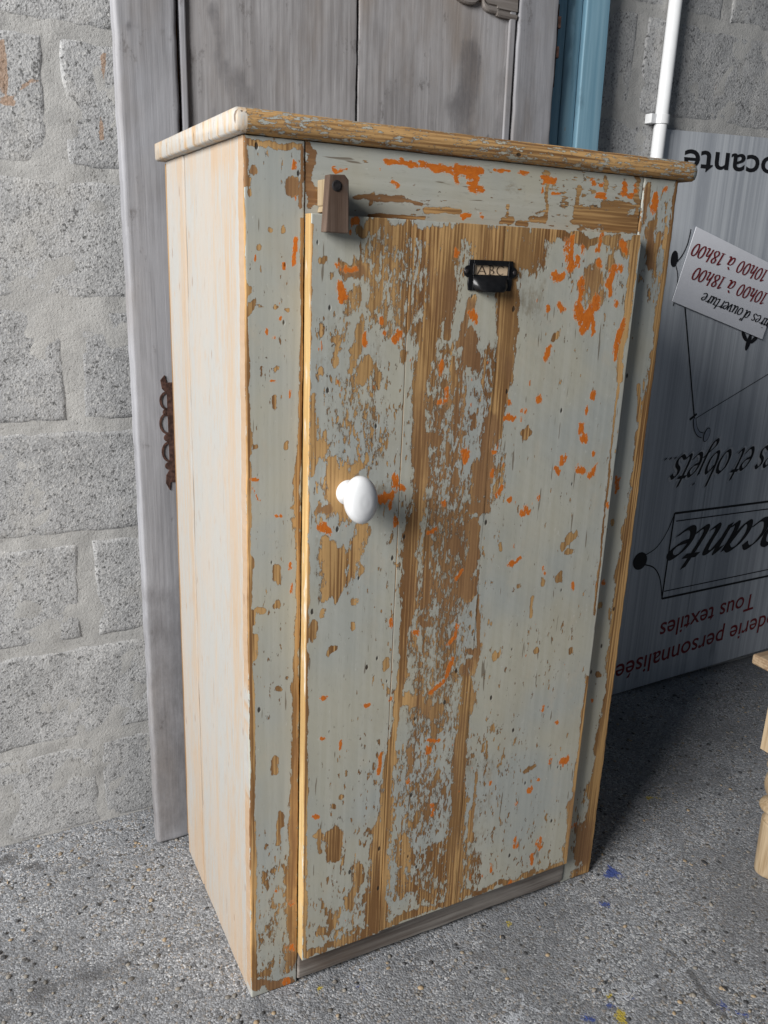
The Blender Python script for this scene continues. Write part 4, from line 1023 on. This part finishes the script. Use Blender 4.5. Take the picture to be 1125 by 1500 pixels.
# ------------------------------------------------------------------ sign panel stood upside down
SL = -math.atan(.006)
def build_sign():
    s = thing('sign_panel', 'grey brushed shop sign panel standing upside down against the wall', 'sign', (0, .500, 0), (SL, 0, 0))
    rz = lambda x, z: z + (x - 1.1635) * .0394
    o = [(1.1065, rz(1.1065, .0035)), (2.05, rz(2.05, .0035)), (2.05, rz(2.05, 1.3705)), (1.1065, rz(1.1065, 1.3705))]
    obj('panel', bm_mesh('panel', [prism(o, 0, .004)], M['sign']), s)
    ang = math.atan(.03)
    def frame(a):      # text direction and letter-top direction for upside-down lettering tilted by angle a
        return (-math.cos(a), -math.sin(a)), (math.sin(a), -math.cos(a))
    Y1 = -.0006
    # big word at the (now) top edge
    V, F = font_text('brocante', 0, .012); w = max(v[0] for v in V)
    eu, ev = frame(math.atan(.028))
    lay(V, F, 'lettering', M['ink'], s, (1.1705, 1.3334), eu, ev, .1125, .076, w, Y1)
    # script line, pale outline under black strokes
    for nib, th, m, y in ((.15, .034, M['white_print'], -.0006), (.075, .012, M['ink'], -.0014)):
        V, F, w = pen_text('es et objets...', nib, 35, .42, th, .0)
        eu, ev = frame(.012)
        lay(V, F, 'lettering', m, s, (1.2265, .6378), eu, ev, .0905, .112, w + .0, y)
    # cartouche with script word
    def strip(p, q, wd):
        d = np.array(q) - np.array(p); L = np.hypot(*d); n = np.array((-d[1], d[0])) / L * wd / 2
        return [(p[0] + n[0], Y1, p[1] + n[1]), (q[0] + n[0], Y1, q[1] + n[1]), (q[0] - n[0], Y1, q[1] - n[1]), (p[0] - n[0], Y1, p[1] - n[1])]
    def curve_strip(pts, wd):
        P = smooth_prof(pts, 8); return [strip(P[i], P[i + 1], wd) for i in range(len(P) - 1)]
    qs = []
    L_, R_ = 1.2905, 1.97
    up = lambda x: .488 - (x - 1.2932) * .006; lo = lambda x: .2552 + (x - 1.2891) * .016
    qs += [strip((1.2932, up(1.2932)), (R_, up(R_)), .0060), strip((1.2905, lo(1.29)), (R_, lo(R_)), .0060), strip((1.2932, .489), (1.2895, .2545), .0050), strip((R_, up(R_)), (R_, lo(R_)), .0050)]
    qs += [strip((1.302, up(1.302) - .0215), (R_, up(R_) - .0215), .003), strip((1.294, lo(1.294) + .0200), (R_, lo(R_) + .0200), .003)]
    qs += curve_strip([(1.206, .385), (1.245, .402), (1.275, .440), (1.2915, .483)], .0028) + curve_strip([(1.206, .362), (1.245, .348), (1.272, .315), (1.289, .26)], .0034)
    # the string and hook drawn above it, a second cartouche end half hidden
    qs += [strip((1.2335, .9975), (1.3163, .7288), .0040), strip((1.3163, .7288), (1.5581, .8339), .0018), strip((1.5581, .8339), (1.80, .94), .0018), strip((1.322, .742), (1.300, .728), .006)]
    qs += curve_strip([(1.190, 1.098), (1.205, 1.115), (1.216, 1.14), (1.220, 1.17)], .0030) + curve_strip([(1.186, 1.092), (1.197, 1.07), (1.200, 1.04), (1.196, 1.00)], .0026)
    V, F = [], []
    for k, q in enumerate(qs):
        b = len(V); V += [(x, y - (k % 5) * .00004, z) for x, y, z in q]; F.append((b, b + 1, b + 2, b + 3))
    def disc(cx, cz, rx, rzz, rot=0):
        b = len(V)
        for k in range(28):
            a = 2 * math.pi * k / 28; u, v = rx * math.cos(a), rzz * math.sin(a)
            V.append((cx + u * math.cos(rot) - v * math.sin(rot), Y1 - .0003, cz + u * math.sin(rot) + v * math.cos(rot)))
        F.append(tuple(range(b, b + 28)))
    disc(1.1945, .3725, .0235, .0235); disc(1.1800, 1.104, .011, .018)
    disc(1.4660, .9150, .0080, .021, -.25); disc(1.4480, .9300, .006, .016, .75); disc(1.4870, .9230, .006, .017, -.95)
    obj('cartouche_print', mesh_np('cartouche_print', V, face_front(V, F), M['ink']), s)
    # grey hook
    def ribbon(pts, w0, w1):
        P = smooth_prof(pts, 8); Vv = []; n = len(P)
        for i, p in enumerate(P):
            q = P[min(i + 1, n - 1)] - P[max(i - 1, 0)]; q = q / (np.hypot(*q) or 1); w = w0 + (w1 - w0) * i / n
            Vv += [(p[0] - q[1] * w, -.0011, p[1] + q[0] * w), (p[0] + q[1] * w, -.0011, p[1] - q[0] * w)]
        return Vv, [(2 * i, 2 * i + 1, 2 * i + 3, 2 * i + 2) for i in range(n - 1)]
    for ww, m, yo in ((.0022, M['ink'], 0), (0, M['steel_print'], -.0004)):
        V2, F2 = ribbon([(1.316, .731), (1.323, .708), (1.336, .692), (1.352, .686)], .0035 + ww, .0055 + ww)
        b = len(V2)
        for k in range(28):
            a = 2 * math.pi * k / 28; u, v = (.0085 + ww) * math.cos(a), (.0165 + ww) * math.sin(a)
            V2.append((1.3665 + u * math.cos(-.3) - v * math.sin(-.3), -.0013, .687 + u * math.sin(-.3) + v * math.cos(-.3)))
        F2.append(tuple(range(b, b + 28))); V2 = [(x, y + yo, z) for x, y, z in V2]
        obj('hook_print', mesh_np('hook_print', V2, face_front(V2, F2), m), s)
    V, F, w = pen_text('brocante', .085, 40, .42, .016, .0)
    eu, ev = frame(-.022)
    lay(V, F, 'lettering', M['ink'], s, (1.318, .4420), eu, ev, .172, .152, w, Y1)
    # red lines
    V0, _ = font_text('Tous textiles', .12, .006); w = max(v[0] for v in V0)
    V, F = font_text('textiles', .12, .006); w2 = max(v[0] for v in V)
    eu, ev = frame(math.atan(.095)); lay(V, F, 'lettering', M['red'], s, (1.2972, .1830), eu, ev, .0685, .0720, w2, Y1)
    V, F = font_text('Tous', .12, .006); lay(V, F, 'lettering', M['red'], s, (1.2972, .1830), eu, ev, .0685, .0720, w, Y1)
    V, F = font_text('Broderie personnalisée', .12, .006); w = max(v[0] for v in V)
    eu, ev = frame(math.atan(.092)); lay(V, F, 'lettering', M['red'], s, (1.1574, .0885), eu, ev, .0720, .0740, w, Y1)
build_sign()

def build_card():
    y = .4955
    c = thing('opening_hours_card', 'white opening hours card stuck askew and upside down on the sign', 'card', (0, y, 0), (SL, 0, 0))
    a = math.radians(-15.2); e1 = np.array((math.cos(a), math.sin(a))); e2 = np.array((-math.sin(a), math.cos(a)))
    TL = np.array((1.232, 1.1761)); w, h = .335, .1715
    q = [TL - e2 * h, TL - e2 * h + e1 * w, TL + e1 * w, TL]
    obj('sheet', bm_mesh('sheet', [prism([tuple(p) for p in q], 0, .0012)], M['paper']), c)
    def row(txt, A, ang, su, sv, mat, outline=False):
        eu = (-math.cos(ang), -math.sin(ang)); ev = (math.sin(ang), -math.cos(ang))
        V, F, wd = pen_text(txt, .085, 12, .22, .012, .035)
        lay(V, F, 'lettering', mat, c, A, eu, ev, su, sv, wd, -.0006)
    row('10h00 à 18h00', (1.2345, 1.1415), math.radians(-11.9), .0468, .0395, M['red'])
    row('10h00 à 18h00', (1.2470, 1.0890), math.radians(-12.2), .0468, .0395, M['red'])
    row("Horaires d'ouverture", (1.2835, 1.0325), math.radians(-14.2), .0385, .0360, M['ink'])
build_card()

# ------------------------------------------------------------------ stool at the right
def build_stool():
    x0, y1 = .927, -.054
    s = thing('wooden_stool', 'sanded bare oak stool with turned legs standing beside the cabinet', 'stool', (x0 + .17, y1 - .15, 0))
    sx, sy = .34, .30
    V, F = box(-sx / 2, sx / 2, -sy / 2, sy / 2, .400, .420)
    me = bm_mesh('seat', [(V, F)], M['stoolseat'], .006, 3)
    obj('seat', me, s)
    prof = [(.0215, 0), (.0230, .003), (.0240, .02), (.0265, .105), (.0255, .112), (.0235, .117), (.0220, .124), (.0235, .130), (.0335, .136), (.0350, .141), (.0325, .146), (.0255, .151),
            (.0230, .158), (.0305, .172), (.0335, .187), (.0310, .203), (.0270, .213), (.0330, .219), (.0345, .224), (.0290, .229), (.0285, .236), (.0290, .246), (.0330, .252)]
    V, F = lathe(smooth_prof(prof, 3), 40)
    bl, fb = box(-.036, .036, -.036, .036, .2525, .3995)
    leg = bm_mesh('leg', [(V, F), (bl, fb)], M['stool'], smooth=False)
    for p in leg.polygons: p.use_smooth = len(p.vertices) == 4 and p.area < .001
    for ax in (-1, 1):
        for ay in (-1, 1):
            o = obj('leg', leg, s, (ax * (sx / 2 - .038), ay * (sy / 2 - .085), 0))
    for ay in (-1, 1):
        obj('apron', bm_mesh('apron', [box(-sx / 2 + .0835, sx / 2 - .0835, ay * (sy / 2 - .085) - .009, ay * (sy / 2 - .085) + .009, .33, .3995)], M['stoolseat'], .0015, 1), s)
    for ax in (-1, 1):
        obj('apron', bm_mesh('apron', [box(ax * (sx / 2 - .038) - .009, ax * (sx / 2 - .038) + .009, -sy / 2 + .1215, sy / 2 - .1215, .33, .3995)], M['stoolseat'], .0015, 1), s)
build_stool()
